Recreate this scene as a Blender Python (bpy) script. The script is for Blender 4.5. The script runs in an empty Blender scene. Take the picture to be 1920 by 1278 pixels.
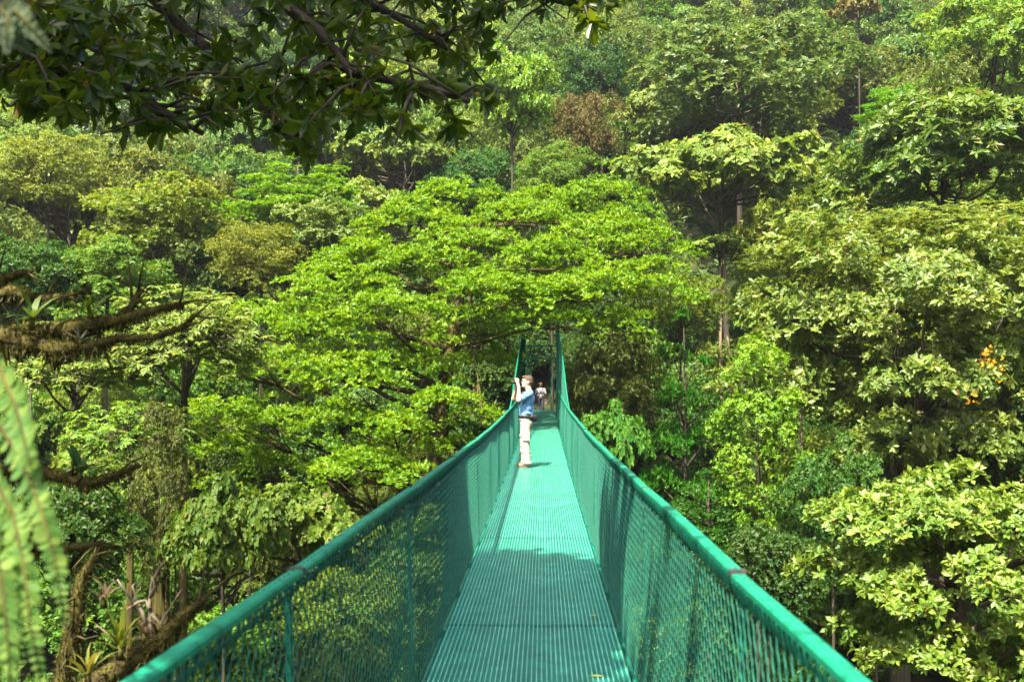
import bpy, bmesh, math, random
import numpy as np
from mathutils import Vector, Matrix

random.seed(7)
R = math.radians
sc = bpy.context.scene
col = sc.collection

# ------------------------------------------------------------------ camera
F = 1867.0                      # focal length in pixels of the 1920 px wide photograph
YAW, PITCH = math.atan(58 / F), math.atan(51 / F)
cam_d = bpy.data.cameras.new('camera')
cam = bpy.data.objects.new('camera', cam_d)
col.objects.link(cam)
cam_d.sensor_width = 36.0
cam_d.lens = 36.0 * F / 1920.0
cam_d.clip_start, cam_d.clip_end = 0.05, 2000
cam.location = (0, 0, 0)
cam.rotation_euler = (R(90) + PITCH, 0, YAW)
cam_d.dof.use_dof = True
cam_d.dof.focus_distance = 22.0
cam_d.dof.aperture_fstop = 4.2
sc.camera = cam
_RM = cam.rotation_euler.to_matrix()


def P(px, py, d):
    """point at depth Y = d on the ray of photograph pixel (px, py)"""
    v = _RM @ Vector(((px - 960) / F, (639 - py) / F, -1.0))
    return v * (d / v.y)


# ------------------------------------------------------------------ light
SUN = Vector((-0.23, -0.56, 1.0)).normalized()
world = bpy.data.worlds.new('World')
sc.world = world
world.use_nodes = True
wn = world.node_tree
sky = wn.nodes.new('ShaderNodeTexSky')
sky.sky_type = 'NISHITA'
sky.sun_disc = False
sky.sun_elevation = math.asin(SUN.z)
sky.sun_rotation = math.atan2(SUN.x, SUN.y)
sky.air_density = 1.0
sky.dust_density = 5.0
wn.links.new(sky.outputs[0], wn.nodes['Background'].inputs[0])
wn.nodes['Background'].inputs[1].default_value = 0.12
sun_d = bpy.data.lights.new('sun', 'SUN')
sun_d.energy = 5.0
sun_d.angle = R(0.6)
sun_d.color = (1.0, 0.93, 0.80)
sun = bpy.data.objects.new('sun', sun_d)
sun.rotation_euler = SUN.to_track_quat('Z', 'Y').to_euler()
sun.location = (-10, -12, 40)
col.objects.link(sun)
HAZE = 0.0002
sc.view_settings.view_transform = 'Standard'
sc.view_settings.look = 'None'
sc.view_settings.gamma = 1.0
sc.view_settings.use_curve_mapping = False
sc.view_settings.exposure = 2.2

# ------------------------------------------------------------------ materials


def new_mat(name):
    m = bpy.data.materials.new(name)
    m.use_nodes = True
    nt = m.node_tree
    return m, nt, nt.nodes['Principled BSDF'], nt.nodes['Material Output']


def leaf_mat(name, rough=0.5, spec=0.28, transl=0.40, hue=0.03, vlo=0.66, vhi=1.25, old=0.986):
    m, nt, bs, out = new_mat(name)
    oi = nt.nodes.new('ShaderNodeObjectInfo')
    at = nt.nodes.new('ShaderNodeAttribute')
    at.attribute_name = 'rnd'
    hs = nt.nodes.new('ShaderNodeHueSaturation')
    mh = nt.nodes.new('ShaderNodeMapRange')
    mh.inputs[3].default_value = 0.5 + hue
    mh.inputs[4].default_value = 0.5 - hue
    mv = nt.nodes.new('ShaderNodeMapRange')
    mv.inputs[3].default_value = vlo
    mv.inputs[4].default_value = vhi
    nt.links.new(at.outputs['Fac'], mh.inputs[0])
    nt.links.new(at.outputs['Fac'], mv.inputs[0])
    nt.links.new(mh.outputs[0], hs.inputs['Hue'])
    nt.links.new(mv.outputs[0], hs.inputs['Value'])
    nt.links.new(oi.outputs['Color'], hs.inputs['Color'])
    gt = nt.nodes.new('ShaderNodeMath')
    gt.operation = 'GREATER_THAN'
    gt.inputs[1].default_value = old
    nt.links.new(at.outputs['Fac'], gt.inputs[0])
    mx = nt.nodes.new('ShaderNodeMix')
    mx.data_type = 'RGBA'
    nt.links.new(gt.outputs[0], mx.inputs[0])
    nt.links.new(hs.outputs[0], mx.inputs[6])
    mx.inputs[7].default_value = (0.15, 0.11, 0.025, 1)
    nt.links.new(mx.outputs[2], bs.inputs['Base Color'])
    bs.inputs['Roughness'].default_value = rough
    bs.inputs['Specular IOR Level'].default_value = spec
    tr = nt.nodes.new('ShaderNodeBsdfTranslucent')
    h2 = nt.nodes.new('ShaderNodeHueSaturation')
    h2.inputs['Hue'].default_value = 0.485
    h2.inputs['Saturation'].default_value = 1.05
    h2.inputs['Value'].default_value = 1.5
    nt.links.new(mx.outputs[2], h2.inputs['Color'])
    nt.links.new(h2.outputs[0], tr.inputs[0])
    ms = nt.nodes.new('ShaderNodeMixShader')
    ms.inputs[0].default_value = transl
    nt.links.new(bs.outputs[0], ms.inputs[1])
    nt.links.new(tr.outputs[0], ms.inputs[2])
    nt.links.new(ms.outputs[0], out.inputs[0])
    return m


def noise_mat(name, c1, c2, scale=8.0, rough=0.8, spec=0.3, bump=0.0, detail=6, c3=None, metallic=0.0):
    m, nt, bs, out = new_mat(name)
    tc = nt.nodes.new('ShaderNodeTexCoord')
    nz = nt.nodes.new('ShaderNodeTexNoise')
    nz.inputs['Scale'].default_value = scale
    nz.inputs['Detail'].default_value = detail
    nt.links.new(tc.outputs['Object'], nz.inputs['Vector'])
    rp = nt.nodes.new('ShaderNodeValToRGB')
    rp.color_ramp.elements[0].position = 0.32
    rp.color_ramp.elements[1].position = 0.68
    rp.color_ramp.elements[0].color = (*c1, 1)
    rp.color_ramp.elements[1].color = (*c2, 1)
    if c3:
        e = rp.color_ramp.elements.new(0.5)
        e.color = (*c3, 1)
    nt.links.new(nz.outputs['Fac'], rp.inputs[0])
    nt.links.new(rp.outputs[0], bs.inputs['Base Color'])
    bs.inputs['Roughness'].default_value = rough
    bs.inputs['Specular IOR Level'].default_value = spec
    bs.inputs['Metallic'].default_value = metallic
    if bump:
        bp = nt.nodes.new('ShaderNodeBump')
        bp.inputs['Strength'].default_value = bump
        bp.inputs['Distance'].default_value = 0.02
        nt.links.new(nz.outputs['Fac'], bp.inputs['Height'])
        nt.links.new(bp.outputs[0], bs.inputs['Normal'])
    return m


M = {}
M['leaf'] = leaf_mat('leaf_semi_gloss')
M['leaf_gloss'] = leaf_mat('leaf_gloss', rough=0.48, spec=0.4, transl=0.36)
M['leaf_matte'] = leaf_mat('leaf_matte', rough=0.6, spec=0.3, transl=0.4)
M['leaf_bright'] = leaf_mat('leaf_bright', rough=0.46, spec=0.35, transl=0.45, hue=0.025, vlo=0.7, vhi=1.3, old=0.996)
M['leaf_over'] = leaf_mat('leaf_overhang', rough=0.36, spec=0.38, transl=0.42, vlo=0.6, vhi=1.3, old=0.985)
M['bark'] = noise_mat('bark', (0.022, 0.018, 0.012), (0.085, 0.068, 0.046), 9, 0.9, 0.2, 0.6)
M['bark_pale'] = noise_mat('bark_pale', (0.12, 0.09, 0.055), (0.30, 0.23, 0.15), 7, 0.85, 0.2, 0.4)
M['bark_moss'] = noise_mat('bark_moss', (0.025, 0.018, 0.010), (0.085, 0.075, 0.018), 14, 0.95, 0.1, 0.8)
M['ground'] = noise_mat('forest_floor', (0.012, 0.014, 0.006), (0.045, 0.040, 0.018), 0.8, 0.95, 0.1, 0.5, 10, (0.018, 0.028, 0.008))
M['path'] = noise_mat('path_soil', (0.03, 0.024, 0.016), (0.07, 0.055, 0.04), 3, 0.95, 0.1, 0.5)
M['mat'] = noise_mat('deck_mat_paint', (0.000, 0.078, 0.047), (0.006, 0.16, 0.102), 4, 0.42, 0.3, 0.05, 8)
M['rib'] = noise_mat('deck_rib_worn_glare', (0.05, 0.27, 0.19), (0.19, 0.44, 0.345), 9, 0.42, 0.4)  # pale ribs: light wear plus sun glare put into the colour
M['rail'] = noise_mat('rail_paint', (0.001, 0.085, 0.044), (0.008, 0.18, 0.097), 16, 0.5, 0.3, 0.15, 10, (0.003, 0.16, 0.084))
M['wire'] = noise_mat('fence_wire_coating', (0.000, 0.040, 0.022), (0.003, 0.098, 0.057), 20, 0.55, 0.25)
M['steel'] = noise_mat('green_steel', (0.0, 0.085, 0.055), (0.004, 0.14, 0.09), 8, 0.5, 0.4)
M['dark'] = noise_mat('dark_coupling', (0.015, 0.02, 0.018), (0.05, 0.05, 0.045), 30, 0.7)
M['skin'] = noise_mat('skin', (0.50, 0.27, 0.18), (0.58, 0.33, 0.23), 30, 0.55, 0.4)
M['hair'] = noise_mat('hair_brown', (0.035, 0.02, 0.01), (0.09, 0.05, 0.025), 60, 0.7, 0.3, 0.6)
M['shirt'] = noise_mat('blue_cotton', (0.075, 0.165, 0.30), (0.12, 0.23, 0.38), 16, 0.9, 0.2, 0.9)
M['khaki'] = noise_mat('cream_canvas', (0.30, 0.26, 0.195), (0.44, 0.39, 0.305), 14, 0.9, 0.2, 1.0)
M['shoe'] = noise_mat('brown_suede', (0.18, 0.09, 0.045), (0.28, 0.15, 0.08), 25, 0.8)
M['sole'] = noise_mat('shoe_sole', (0.10, 0.08, 0.06), (0.2, 0.16, 0.12), 25, 0.8)
M['black'] = noise_mat('black_nylon', (0.008, 0.008, 0.009), (0.02, 0.02, 0.022), 30, 0.6)
M['lens'] = noise_mat('lens_glass', (0.02, 0.015, 0.03), (0.03, 0.02, 0.05), 5, 0.08, 0.8)
M['grey_shirt'] = noise_mat('pale_grey_cotton', (0.17, 0.175, 0.185), (0.25, 0.255, 0.265), 14, 0.9, 0.2, 0.3)
M['dark_cloth'] = noise_mat('dark_trousers', (0.02, 0.022, 0.028), (0.04, 0.042, 0.05), 14, 0.9, 0.2, 0.3)
M['concrete'] = noise_mat('concrete', (0.20, 0.19, 0.17), (0.32, 0.31, 0.28), 4, 0.9, 0.2, 0.3)
M['twig'] = noise_mat('dead_wood', (0.07, 0.055, 0.035), (0.19, 0.15, 0.10), 12, 0.9, 0.2, 0.4)

# ------------------------------------------------------------------ mesh helpers


def tag(o, label=None, cat=None, group=None, kind=None):
    for k, v in (('label', label), ('category', cat), ('group', group), ('kind', kind)):
        if v:
            o[k] = v
    return o


def link(name, data, parent=None, loc=(0, 0, 0), color=None):
    o = bpy.data.objects.new(name, data)
    col.objects.link(o)
    o.parent = parent
    o.location = loc
    if color:
        o.color = (*color, 1)
    return o


def np_mesh(name, V, faces, mat, rnd=None, smooth=False):
    """V (n,3), faces (m,k) all with the same k"""
    me = bpy.data.meshes.new(name)
    V = np.ascontiguousarray(V, dtype=np.float32)
    faces = np.ascontiguousarray(faces, dtype=np.int32)
    m, k = faces.shape
    me.vertices.add(len(V))
    me.vertices.foreach_set('co', V.ravel())
    me.loops.add(m * k)
    me.loops.foreach_set('vertex_index', faces.ravel())
    me.polygons.add(m)
    me.polygons.foreach_set('loop_start', np.arange(0, m * k, k, dtype=np.int32))
    if smooth:
        me.polygons.foreach_set('use_smooth', np.ones(m, dtype=bool))
    if rnd is not None:
        a = me.attributes.new('rnd', 'FLOAT', 'POINT')
        a.data.foreach_set('value', np.ascontiguousarray(rnd, dtype=np.float32))
    me.update(calc_edges=True)
    me.materials.append(mat)
    return me


class MB:
    """collects quads / polygons for one small mesh"""

    def __init__(self):
        self.v, self.f, self.s = [], [], []

    def add(self, vs, fs, smooth=False):
        b = len(self.v)
        self.v += [tuple(x) for x in vs]
        self.f += [tuple(i + b for i in f) for f in fs]
        self.s += [smooth] * len(fs)

    def box(self, c, s, mtx=None):
        x, y, z = s[0] / 2, s[1] / 2, s[2] / 2
        vs = [Vector((sx * x, sy * y, sz * z)) for sx in (-1, 1) for sy in (-1, 1) for sz in (-1, 1)]
        if mtx is not None:
            vs = [mtx @ v for v in vs]
        vs = [v + Vector(c) for v in vs]
        self.add(vs, [(0, 1, 3, 2), (4, 6, 7, 5), (0, 4, 5, 1), (2, 3, 7, 6), (0, 2, 6, 4), (1, 5, 7, 3)])

    def bar(self, a, b, w, h, up=(0, 0, 1)):
        a, b = Vector(a), Vector(b)
        d = (b - a).normalized()
        s = d.cross(Vector(up))
        if s.length < 1e-4:
            s = d.cross(Vector((1, 0, 0)))
        s.normalize()
        u = s.cross(d)
        vs = [p + s * (i * w / 2) + u * (j * h / 2) for p in (a, b) for i, j in ((-1, -1), (1, -1), (1, 1), (-1, 1))]
        self.add(vs, [(3, 2, 1, 0), (4, 5, 6, 7), (0, 1, 5, 4), (1, 2, 6, 5), (2, 3, 7, 6), (3, 0, 4, 7)])

    def tube(self, pts, rad, n=6, cap=True, smooth=True):
        pts = [Vector(p) for p in pts]
        if not hasattr(rad, '__len__'):
            rad = [rad] * len(pts)
        vs, prev = [], None
        for i, p in enumerate(pts):
            d = (pts[min(i + 1, len(pts) - 1)] - pts[max(i - 1, 0)])
            d = d.normalized() if d.length > 1e-9 else Vector((0, 0, 1))
            if prev is None:
                u = d.orthogonal().normalized()
            else:
                u = (prev - d * prev.dot(d))
                u = u.normalized() if u.length > 1e-6 else d.orthogonal().normalized()
            prev = u
            w = d.cross(u)
            for k in range(n):
                a = 2 * math.pi * k / n
                vs.append(p + (u * math.cos(a) + w * math.sin(a)) * rad[i])
        fs = []
        for i in range(len(pts) - 1):
            for k in range(n):
                k2 = (k + 1) % n
                fs.append((i * n + k, i * n + k2, (i + 1) * n + k2, (i + 1) * n + k))
        if cap:
            fs.append(tuple(range(n - 1, -1, -1)))
            fs.append(tuple(range((len(pts) - 1) * n, len(pts) * n)))
        self.add(vs, fs, smooth)

    def mesh(self, name, mat):
        me = bpy.data.meshes.new(name)
        me.from_pydata(self.v, [], self.f)
        me.polygons.foreach_set('use_smooth', self.s)
        me.materials.append(mat)
        me.update()
        return me

    def build(self, name, mat, parent=None, loc=(0, 0, 0)):
        return link(name, self.mesh(name, mat), parent, loc)


def unit(a):
    return a / np.maximum(np.linalg.norm(a, axis=-1, keepdims=True), 1e-9)


T2V = np.array([(0, 0, 0), (.5, .5, .07), (1, 0, -.10), (.5, -.5, .07)])
T2F = np.array([(0, 1, 2), (0, 2, 3)])
T6V = np.array([(0, 0, 0), (.33, .36, .05), (.68, .5, .02), (.33, -.36, .05), (.68, -.5, .02), (1, 0, -.16), (.55, 0, -.05)])
T6F = np.array([(0, 1, 6), (1, 2, 6), (2, 5, 6), (0, 6, 3), (3, 6, 4), (4, 6, 5)])
# strap like blade
TSV = np.array([(0, .25, 0), (0, -.25, 0), (.4, .5, .0), (.4, -.5, .0), (.75, .38, -.1), (.75, -.38, -.1), (1, 0, -.28)])
TSF = np.array([(0, 2, 3), (0, 3, 1), (2, 4, 5), (2, 5, 3), (4, 6, 5)])


class Leaves:
    def __init__(self):
        self.p, self.d, self.n, self.l, self.w, self.r = [], [], [], [], [], []

    def add(self, p, d, n, l, w, r):
        self.p.append(p), self.d.append(d), self.n.append(n)
        self.l.append(l), self.w.append(w), self.r.append(r)

    def mesh(self, name, mat, tv=T2V, tf=T2F):
        p, d, n = np.concatenate(self.p), unit(np.concatenate(self.d)), np.concatenate(self.n)
        l, w, r = np.concatenate(self.l), np.concatenate(self.w), np.concatenate(self.r)
        n = unit(n - d * np.sum(n * d, 1, keepdims=True))
        s = np.cross(d, n)
        k = len(tv)
        V = (p[:, None] + d[:, None] * (tv[None, :, 0:1] * l[:, None, None])
             + s[:, None] * (tv[None, :, 1:2] * w[:, None, None]) + n[:, None] * (tv[None, :, 2:3] * l[:, None, None]))
        Fc = tf[None] + (np.arange(len(p)) * k)[:, None, None]
        return np_mesh(name, V.reshape(-1, 3), Fc.reshape(-1, tf.shape[1]), mat, np.repeat(r, k))

    def count(self):
        return sum(len(x) for x in self.p)


def rosettes(lv, rng, C, A, n, ang, L, ratio, droop=0.0, angsd=0.28, lsd=0.22, shift=0.0, clump=None):
    m = len(C)
    if m == 0:
        return
    C, A = np.repeat(C, n, 0), unit(np.repeat(A, n, 0))
    t = np.where(np.abs(A[:, 2:3]) < .9, np.array([[0, 0, 1.0]]), np.array([[1.0, 0, 0]]))
    U = unit(np.cross(A, t))
    W = np.cross(A, U)
    ph = np.repeat(rng.uniform(0, 6.283, m), n) + np.tile(np.arange(n), m) * 6.283 / n + rng.normal(0, .25, m * n)
    th = rng.normal(ang, angsd, m * n)
    D = A * np.cos(th)[:, None] + (U * np.cos(ph)[:, None] + W * np.sin(ph)[:, None]) * np.sin(th)[:, None]
    D[:, 2] -= droop
    D = unit(D)
    N = A + rng.normal(0, .22, D.shape)
    l = L * np.clip(rng.normal(1, lsd, m * n), .45, 1.6)
    rr = rng.uniform(0, 1, m * n)
    if clump is not None:
        rr = np.where(rr > .95, rr, np.clip(.55 * rr + .45 * np.repeat(clump, n), 0, .95))
    lv.add(C + D * shift + rng.normal(0, .03 * L, D.shape), D, N, l, l * ratio * rng.uniform(.8, 1.2, m * n), rr)


def sphere_dirs(rng, n, zmin=-1.0):
    z = rng.uniform(zmin, 1, n)
    a = rng.uniform(0, 6.283, n)
    s = np.sqrt(1 - z * z)
    return np.stack([s * np.cos(a), s * np.sin(a), z], 1)


def two_level(rng, R3, n1, r1, n2, r2, zmin=-.45):
    """lobes on an ellipsoid, smaller lobes on each of them; radii relative to the mean of R3"""
    R3 = np.array(R3, float)
    rm = R3.mean()
    d1 = sphere_dirs(rng, n1 * 6, zmin)
    pick = [0]
    for _ in range(n1 - 1):                       # farthest point choice spreads the lobes
        dist = np.min(np.linalg.norm(d1[:, None] - d1[pick][None], axis=2), axis=1) * rng.uniform(.75, 1, len(d1))
        pick.append(int(np.argmax(dist)))
    d1 = d1[pick]
    c1 = d1 * (R3 - r1 * rm * .8) * rng.uniform(.56, 1.18, (n1, 1))
    c2, rr = [], []
    for c in c1:
        q = rng.uniform(.75, 1.25)
        d2 = sphere_dirs(rng, n2, -.35)
        c2.append(c + d2 * r1 * rm * q * np.array([1, 1, .8]))
        rr.append(r2 * rm * rng.uniform(.7, 1.35, n2))
    return c1, np.concatenate(c2), np.concatenate(rr)


def crown(seed, R3=(4, 4, 3.2), n1=15, r1=.36, n2=11, r2=.17, dens=15, nl=6, L=.27, ratio=.5, ang=.95, up=.5, droop=.05,
          mat='leaf', tv=T2V, tf=T2F, zmin=-.85, hang=0.0, trunk=True, name='crown', flat=.8):
    rng = np.random.default_rng(seed)
    c1, c2, r2s = two_level(rng, R3, n1, r1, n2, r2, zmin)
    rm = np.mean(R3)
    lv = Leaves()
    k = np.maximum(3, (dens * (r2s / (r2 * rm)) ** 2).astype(int))
    C = np.repeat(c2, k, 0)
    rr = np.repeat(r2s, k)
    d = sphere_dirs(rng, len(C), -.35)
    pts = C + d * rr[:, None] * np.array([1, 1, flat]) * rng.uniform(.7, 1.1, (len(C), 1))
    if hang:
        dn = np.abs(rng.normal(0, hang, len(C))) * (rng.uniform(0, 1, len(C)) < .35)
        pts[:, 2] -= dn
    A = d * .8 + unit(pts) * .5 + np.array([0, 0, up]) + rng.normal(0, .3, d.shape)
    rosettes(lv, rng, pts, A, nl, ang, L, ratio, droop, clump=np.repeat(rng.uniform(0, 1, len(c2)), k))
    cm = lv.mesh(name, M[mat], tv, tf)
    mb = MB()
    if trunk:
        base = Vector((0, 0, -R3[2] * .95))
        for i, c in enumerate(c1):
            if i % 3 == 2 and n1 > 9:
                continue
            c = Vector(c)
            st = base.lerp(Vector((0, 0, R3[2] * .2)), rng.uniform(0, .8))
            mid = st.lerp(c, .5) + Vector((c.x * .12, c.y * .12, -abs(c.z) * .1 - .2)) + Vector(rng.normal(0, .15, 3))
            pts_ = [st, st.lerp(mid, .5) + Vector(rng.normal(0, .06, 3)), mid, mid.lerp(c, .55) + Vector(rng.normal(0, .1, 3)), c, c * 1.18]
            mb.tube(pts_, [.075, .062, .05, .036, .024, .012], 5)
        mb.tube([base * 1.02, (.1, .05, -R3[2] * .4), (0, .1, R3[2] * .3)], [.13, .11, .04], 6)
    bm_ = mb.mesh('branches', M['bark']) if trunk else None
    return cm, bm_, c1


# ------------------------------------------------------------------ terrain


def terrain(X, Y):
    X, Y = np.asarray(X, float), np.asarray(Y, float)
    z = np.interp(Y, [-80, -8, -2, 6, 14, 22, 30, 37, 43, 50, 60, 80, 110, 150, 420],
                  [26, -2.2, -5, -10, -14.5, -16, -13, -7.5, -2.6, -.6, 4, 16.5, 36, 56, 74])
    fall = np.clip((62 - Y) / 25, 0, 1)
    z = z + fall * (.42 * np.maximum(0, X - 9) + .28 * np.maximum(0, -X - 17))
    z = z + 1.3 * np.sin(X * .11 + 1.3) * np.sin(Y * .09 + .4) + .5 * np.sin(X * .31 + Y * .17) + .25 * np.sin(X * .7 - Y * .53)
    w = np.exp(-(X / 2.6) ** 4) * np.clip((Y - 40) / 2.5, 0, 1) * np.clip((60 - Y) / 5, 0, 1)
    return z * (1 - w) + w * (-2.45)


def gz(x, y):
    return float(terrain(x, y))


xs = np.concatenate([np.arange(-150, -70, 8.0), np.arange(-70, 72, 1.4), np.arange(76, 152, 8.0)])
ys = np.concatenate([np.arange(-80, -12, 4.0), np.arange(-12, 70, 1.3), np.arange(70, 160, 2.5), np.arange(165, 230, 10.0)])
gx, gy = np.meshgrid(xs, ys)
gzz = terrain(gx, gy)
nv = len(xs)
ii = (np.arange(len(ys) - 1)[:, None] * nv + np.arange(nv - 1)[None]).ravel()
ground = link('ground', np_mesh('ground', np.stack([gx.ravel(), gy.ravel(), gzz.ravel()], 1),
                                np.stack([ii, ii + 1, ii + nv + 1, ii + nv], 1), M['ground'], smooth=True))
tag(ground, 'dark leafy forest floor of the ravine and hillside', 'ground', kind='structure')

# path behind the far end of the bridge
pb = MB()
pv, pf = [], []
for i in range(13):
    y = 43.6 + i * 1.2
    for j, x in enumerate((-1.0, -.4, .3, .9)):
        pv.append((x + .25 * math.sin(i * .5), y, max(gz(x, y), -2.6) + .03))
for i in range(12):
    for j in range(3):
        a = i * 4 + j
        pf.append((a, a + 1, a + 5, a + 4))
pb.add(pv, pf, True)
path = pb.build('path', M['path'])
tag(path, 'narrow soil path leading into the forest beyond the bridge', 'path', kind='structure')

# understory cover over the slopes
rng = np.random.default_rng(5)
n = 26000
cy = rng.uniform(-2, 105, n) ** 1.0
cx = rng.uniform(-1, 1, n) * (cy * .62 + 9)
ok = ~((np.abs(cx + .08) < 1.6) & (cy > 40) & (cy < 60))
cx, cy = cx[ok], cy[ok]
cz = terrain(cx, cy) + rng.uniform(.05, 1.5, len(cx))
lv = Leaves()
rosettes(lv, rng, np.stack([cx, cy, cz], 1), np.array([[0, 0, 1.0]]) + rng.normal(0, .35, (len(cx), 3)), 8, 1.0, .45, .4, .1,
         clump=rng.uniform(0, 1, len(cx)))
gc = link('ground_cover', lv.mesh('ground_cover', M['leaf'], T2V, T2F), color=(.045, .085, .012))
tag(gc, 'low dark green undergrowth covering the forest floor', 'undergrowth', kind='stuff')

# ------------------------------------------------------------------ bridge
BX = -0.08                                   # bridge centre line
BAY = 2.6
_zd = np.polyfit([-5, 0, 5.4, 9.86, 19.3, 26, 34, 42], [-1.52, -1.62, -1.70, -1.80, -1.95, -1.96, -1.89, -1.76], 3)
_zr = np.polyfit([-5, 0, 1.7, 2.94, 5.6, 8.1, 20, 26, 34, 42], [-.36, -.49, -.55, -.60, -.69, -.745, -.89, -.90, -.83, -.70], 3)


def zdeck(y):
    return float(np.polyval(_zd, y))


def zrail(y):
    return float(np.polyval(_zr, y))


def zcable(y):
    return zrail(y) if y < 20 else max(zrail(y), -.9 + 3.5 * max(0.0, (y - 23) / 19) ** 1.05)


bridge = link('suspension_bridge', None, loc=(BX, 20, -2.0))
tag(bridge, 'green steel hanging footbridge with chain link sides and ribbed deck crossing the ravine', 'bridge')
BL = Vector((BX, 20, -2.0))


def bridge_part(name, me, Mx, parent=bridge):
    o = bpy.data.objects.new(name, me)
    col.objects.link(o)
    o.parent = parent
    o.matrix_local = Matrix.Translation(-BL) @ Mx
    return o


def frame(o, u, v):
    """matrix with x axis u, z axis close to v"""
    u = u.normalized()
    s = v.cross(u).normalized()
    v = u.cross(s)
    m = Matrix((u, s, v)).transposed().to_4x4()
    m.translation = o
    return m


posts_y = [-4.87 + BAY * i for i in range(19)]         # last one at 41.93

# deck mats: a plate with ribs running along it
MATL = BAY / 2
HW = 0.567


def mat_mesh():
    plate, ribs = MB(), MB()
    nx, ny = 12, 6
    rr = random.Random(3)
    vs = []
    for j in range(ny + 1):
        for i in range(nx + 1):
            x = -HW + 2 * HW * i / nx
            y = (MATL - .008) * j / ny
            vs.append((y, x, -.0015 * rr.random() - .004 * math.exp(-(x / .2) ** 2)))
    fs = []
    for j in range(ny):
        for i in range(nx):
            a = j * (nx + 1) + i
            fs.append((a, a + nx + 1, a + nx + 2, a + 1))
    plate.add(vs, fs, True)
    plate.box(((MATL - .008) / 2, 0, -.02), (MATL - .012, 2 * HW - .004, .018))
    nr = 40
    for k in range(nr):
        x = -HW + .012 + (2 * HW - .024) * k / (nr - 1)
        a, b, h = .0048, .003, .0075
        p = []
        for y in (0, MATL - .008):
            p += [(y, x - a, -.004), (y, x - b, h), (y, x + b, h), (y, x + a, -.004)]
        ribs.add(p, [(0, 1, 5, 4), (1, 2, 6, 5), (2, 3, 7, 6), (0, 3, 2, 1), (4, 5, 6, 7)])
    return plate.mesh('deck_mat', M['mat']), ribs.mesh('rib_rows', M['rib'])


for key in ('mat', 'rib'):
    nt = M[key].node_tree
    bs = nt.nodes['Principled BSDF']
    src = bs.inputs['Base Color'].links[0].from_socket
    oi = nt.nodes.new('ShaderNodeNewGeometry')
    nz = nt.nodes.new('ShaderNodeTexNoise')
    mp = nt.nodes.new('ShaderNodeMapping')
    mp.inputs['Scale'].default_value = (2.2, .7, 1)
    nz.inputs['Scale'].default_value = 1.6
    nz.inputs['Detail'].default_value = 8
    nt.links.new(oi.outputs['Position'], mp.inputs[0])
    nt.links.new(mp.outputs[0], nz.inputs['Vector'])
    rg_ = nt.nodes.new('ShaderNodeMapRange')
    rg_.inputs[1].default_value, rg_.inputs[2].default_value = .35, .7
    rg_.inputs[3].default_value, rg_.inputs[4].default_value = .0, .55
    nt.links.new(nz.outputs['Fac'], rg_.inputs[0])
    mx = nt.nodes.new('ShaderNodeMix')
    mx.data_type = 'RGBA'
    nt.links.new(rg_.outputs[0], mx.inputs[0])
    nt.links.new(src, mx.inputs[6])
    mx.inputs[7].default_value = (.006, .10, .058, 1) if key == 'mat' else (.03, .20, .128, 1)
    nt.links.new(mx.outputs[2], bs.inputs['Base Color'])
mat_me, rib_me = mat_mesh()
beam_b = MB()
beam_b.box((0, 0, 0), (.06, 1.32, .06))
beam_me = beam_b.mesh('crossbeam', M['steel'])
y = posts_y[0]
i = 0
while y < 41.9:
    z0, z1 = zdeck(y), zdeck(y + MATL)
    jz, jr = random.uniform(-.003, .003), random.uniform(-.004, .004)
    o = Vector((BX, y, z0 + jz))
    u = Vector((0, MATL, z1 - z0 + random.uniform(-.004, .004)))
    Mx = frame(o, u, Vector((jr, 0, 1)))
    m_ = bridge_part('deck_mat', mat_me, Mx)
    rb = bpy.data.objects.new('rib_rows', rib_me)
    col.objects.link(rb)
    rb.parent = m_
    bridge_part('crossbeam', beam_me, frame(o + Vector((0, .03, -.07)), u, Vector((0, 0, 1))))
    y += MATL
    i += 1


# chain link
def chain_link(length, h0, h1, a=.072, b=.082, r=.0029, bulge=.0):
    """zigzag wires from z = 0 up to a top edge that runs from h0 to h1"""
    V, Fc = [], []
    nw = int(length / (a / 2))
    off = np.array([(r, 0), (-r * .5, r * .87), (-r * .5, -r * .87)])
    tri = np.array([(0, 1, 4, 3), (1, 2, 5, 4), (2, 0, 3, 5)])
    base = 0
    for k in range(nw):
        xk = k * a / 2
        top = h0 + (h1 - h0) * (xk / length)
        nj = max(2, int(top / (b / 2)) + 1)
        j = np.arange(nj)
        x = (k + ((j + k) % 2)) * a / 2
        z = np.minimum(j * b / 2, top)
        bl_ = bulge * np.sin(z / max(top, .1) * 3.14) * np.sin(xk / length * 3.14)
        c = np.stack([x, bl_, z], 1)
        c0, c1 = c[:-1].copy(), c[1:].copy()
        fr = np.where(c1[:, 0] > c0[:, 0], .0055, -.0055)      # rising strands in front, falling ones behind
        c0[:, 1] += fr
        c1[:, 1] += fr
        e = unit(c1 - c0) * .004
        mid = (c0 + c1) / 2
        mid[:, 1] += fr * .35
        rings = np.stack([c0 - e, mid, c1 + e], 1)              # (n,3,3)
        v = rings[:, :, None] + np.stack([off[:, 0], off[:, 1], 0 * off[:, 0]], 1)[None, None]
        V.append(v.reshape(-1, 3))
        q = tri[None] + np.array([0, 3])[:, None, None]
        f = q.reshape(-1, 4)[None] + (np.arange(nj - 1) * 9)[:, None, None] + base
        Fc.append(f.reshape(-1, 4))
        base += (nj - 1) * 9
    return np.concatenate(V), np.concatenate(Fc)


def fence_mesh(name, *a, **k):
    V, Fc = chain_link(*a, **k)
    return np_mesh(name, V, Fc, M['wire'], smooth=True)


FH = 1.075
panel_me = [fence_mesh('chain_link_panel', BAY, FH, FH, bulge=bb) for bb in (.018, -.012, .03)]
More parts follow.
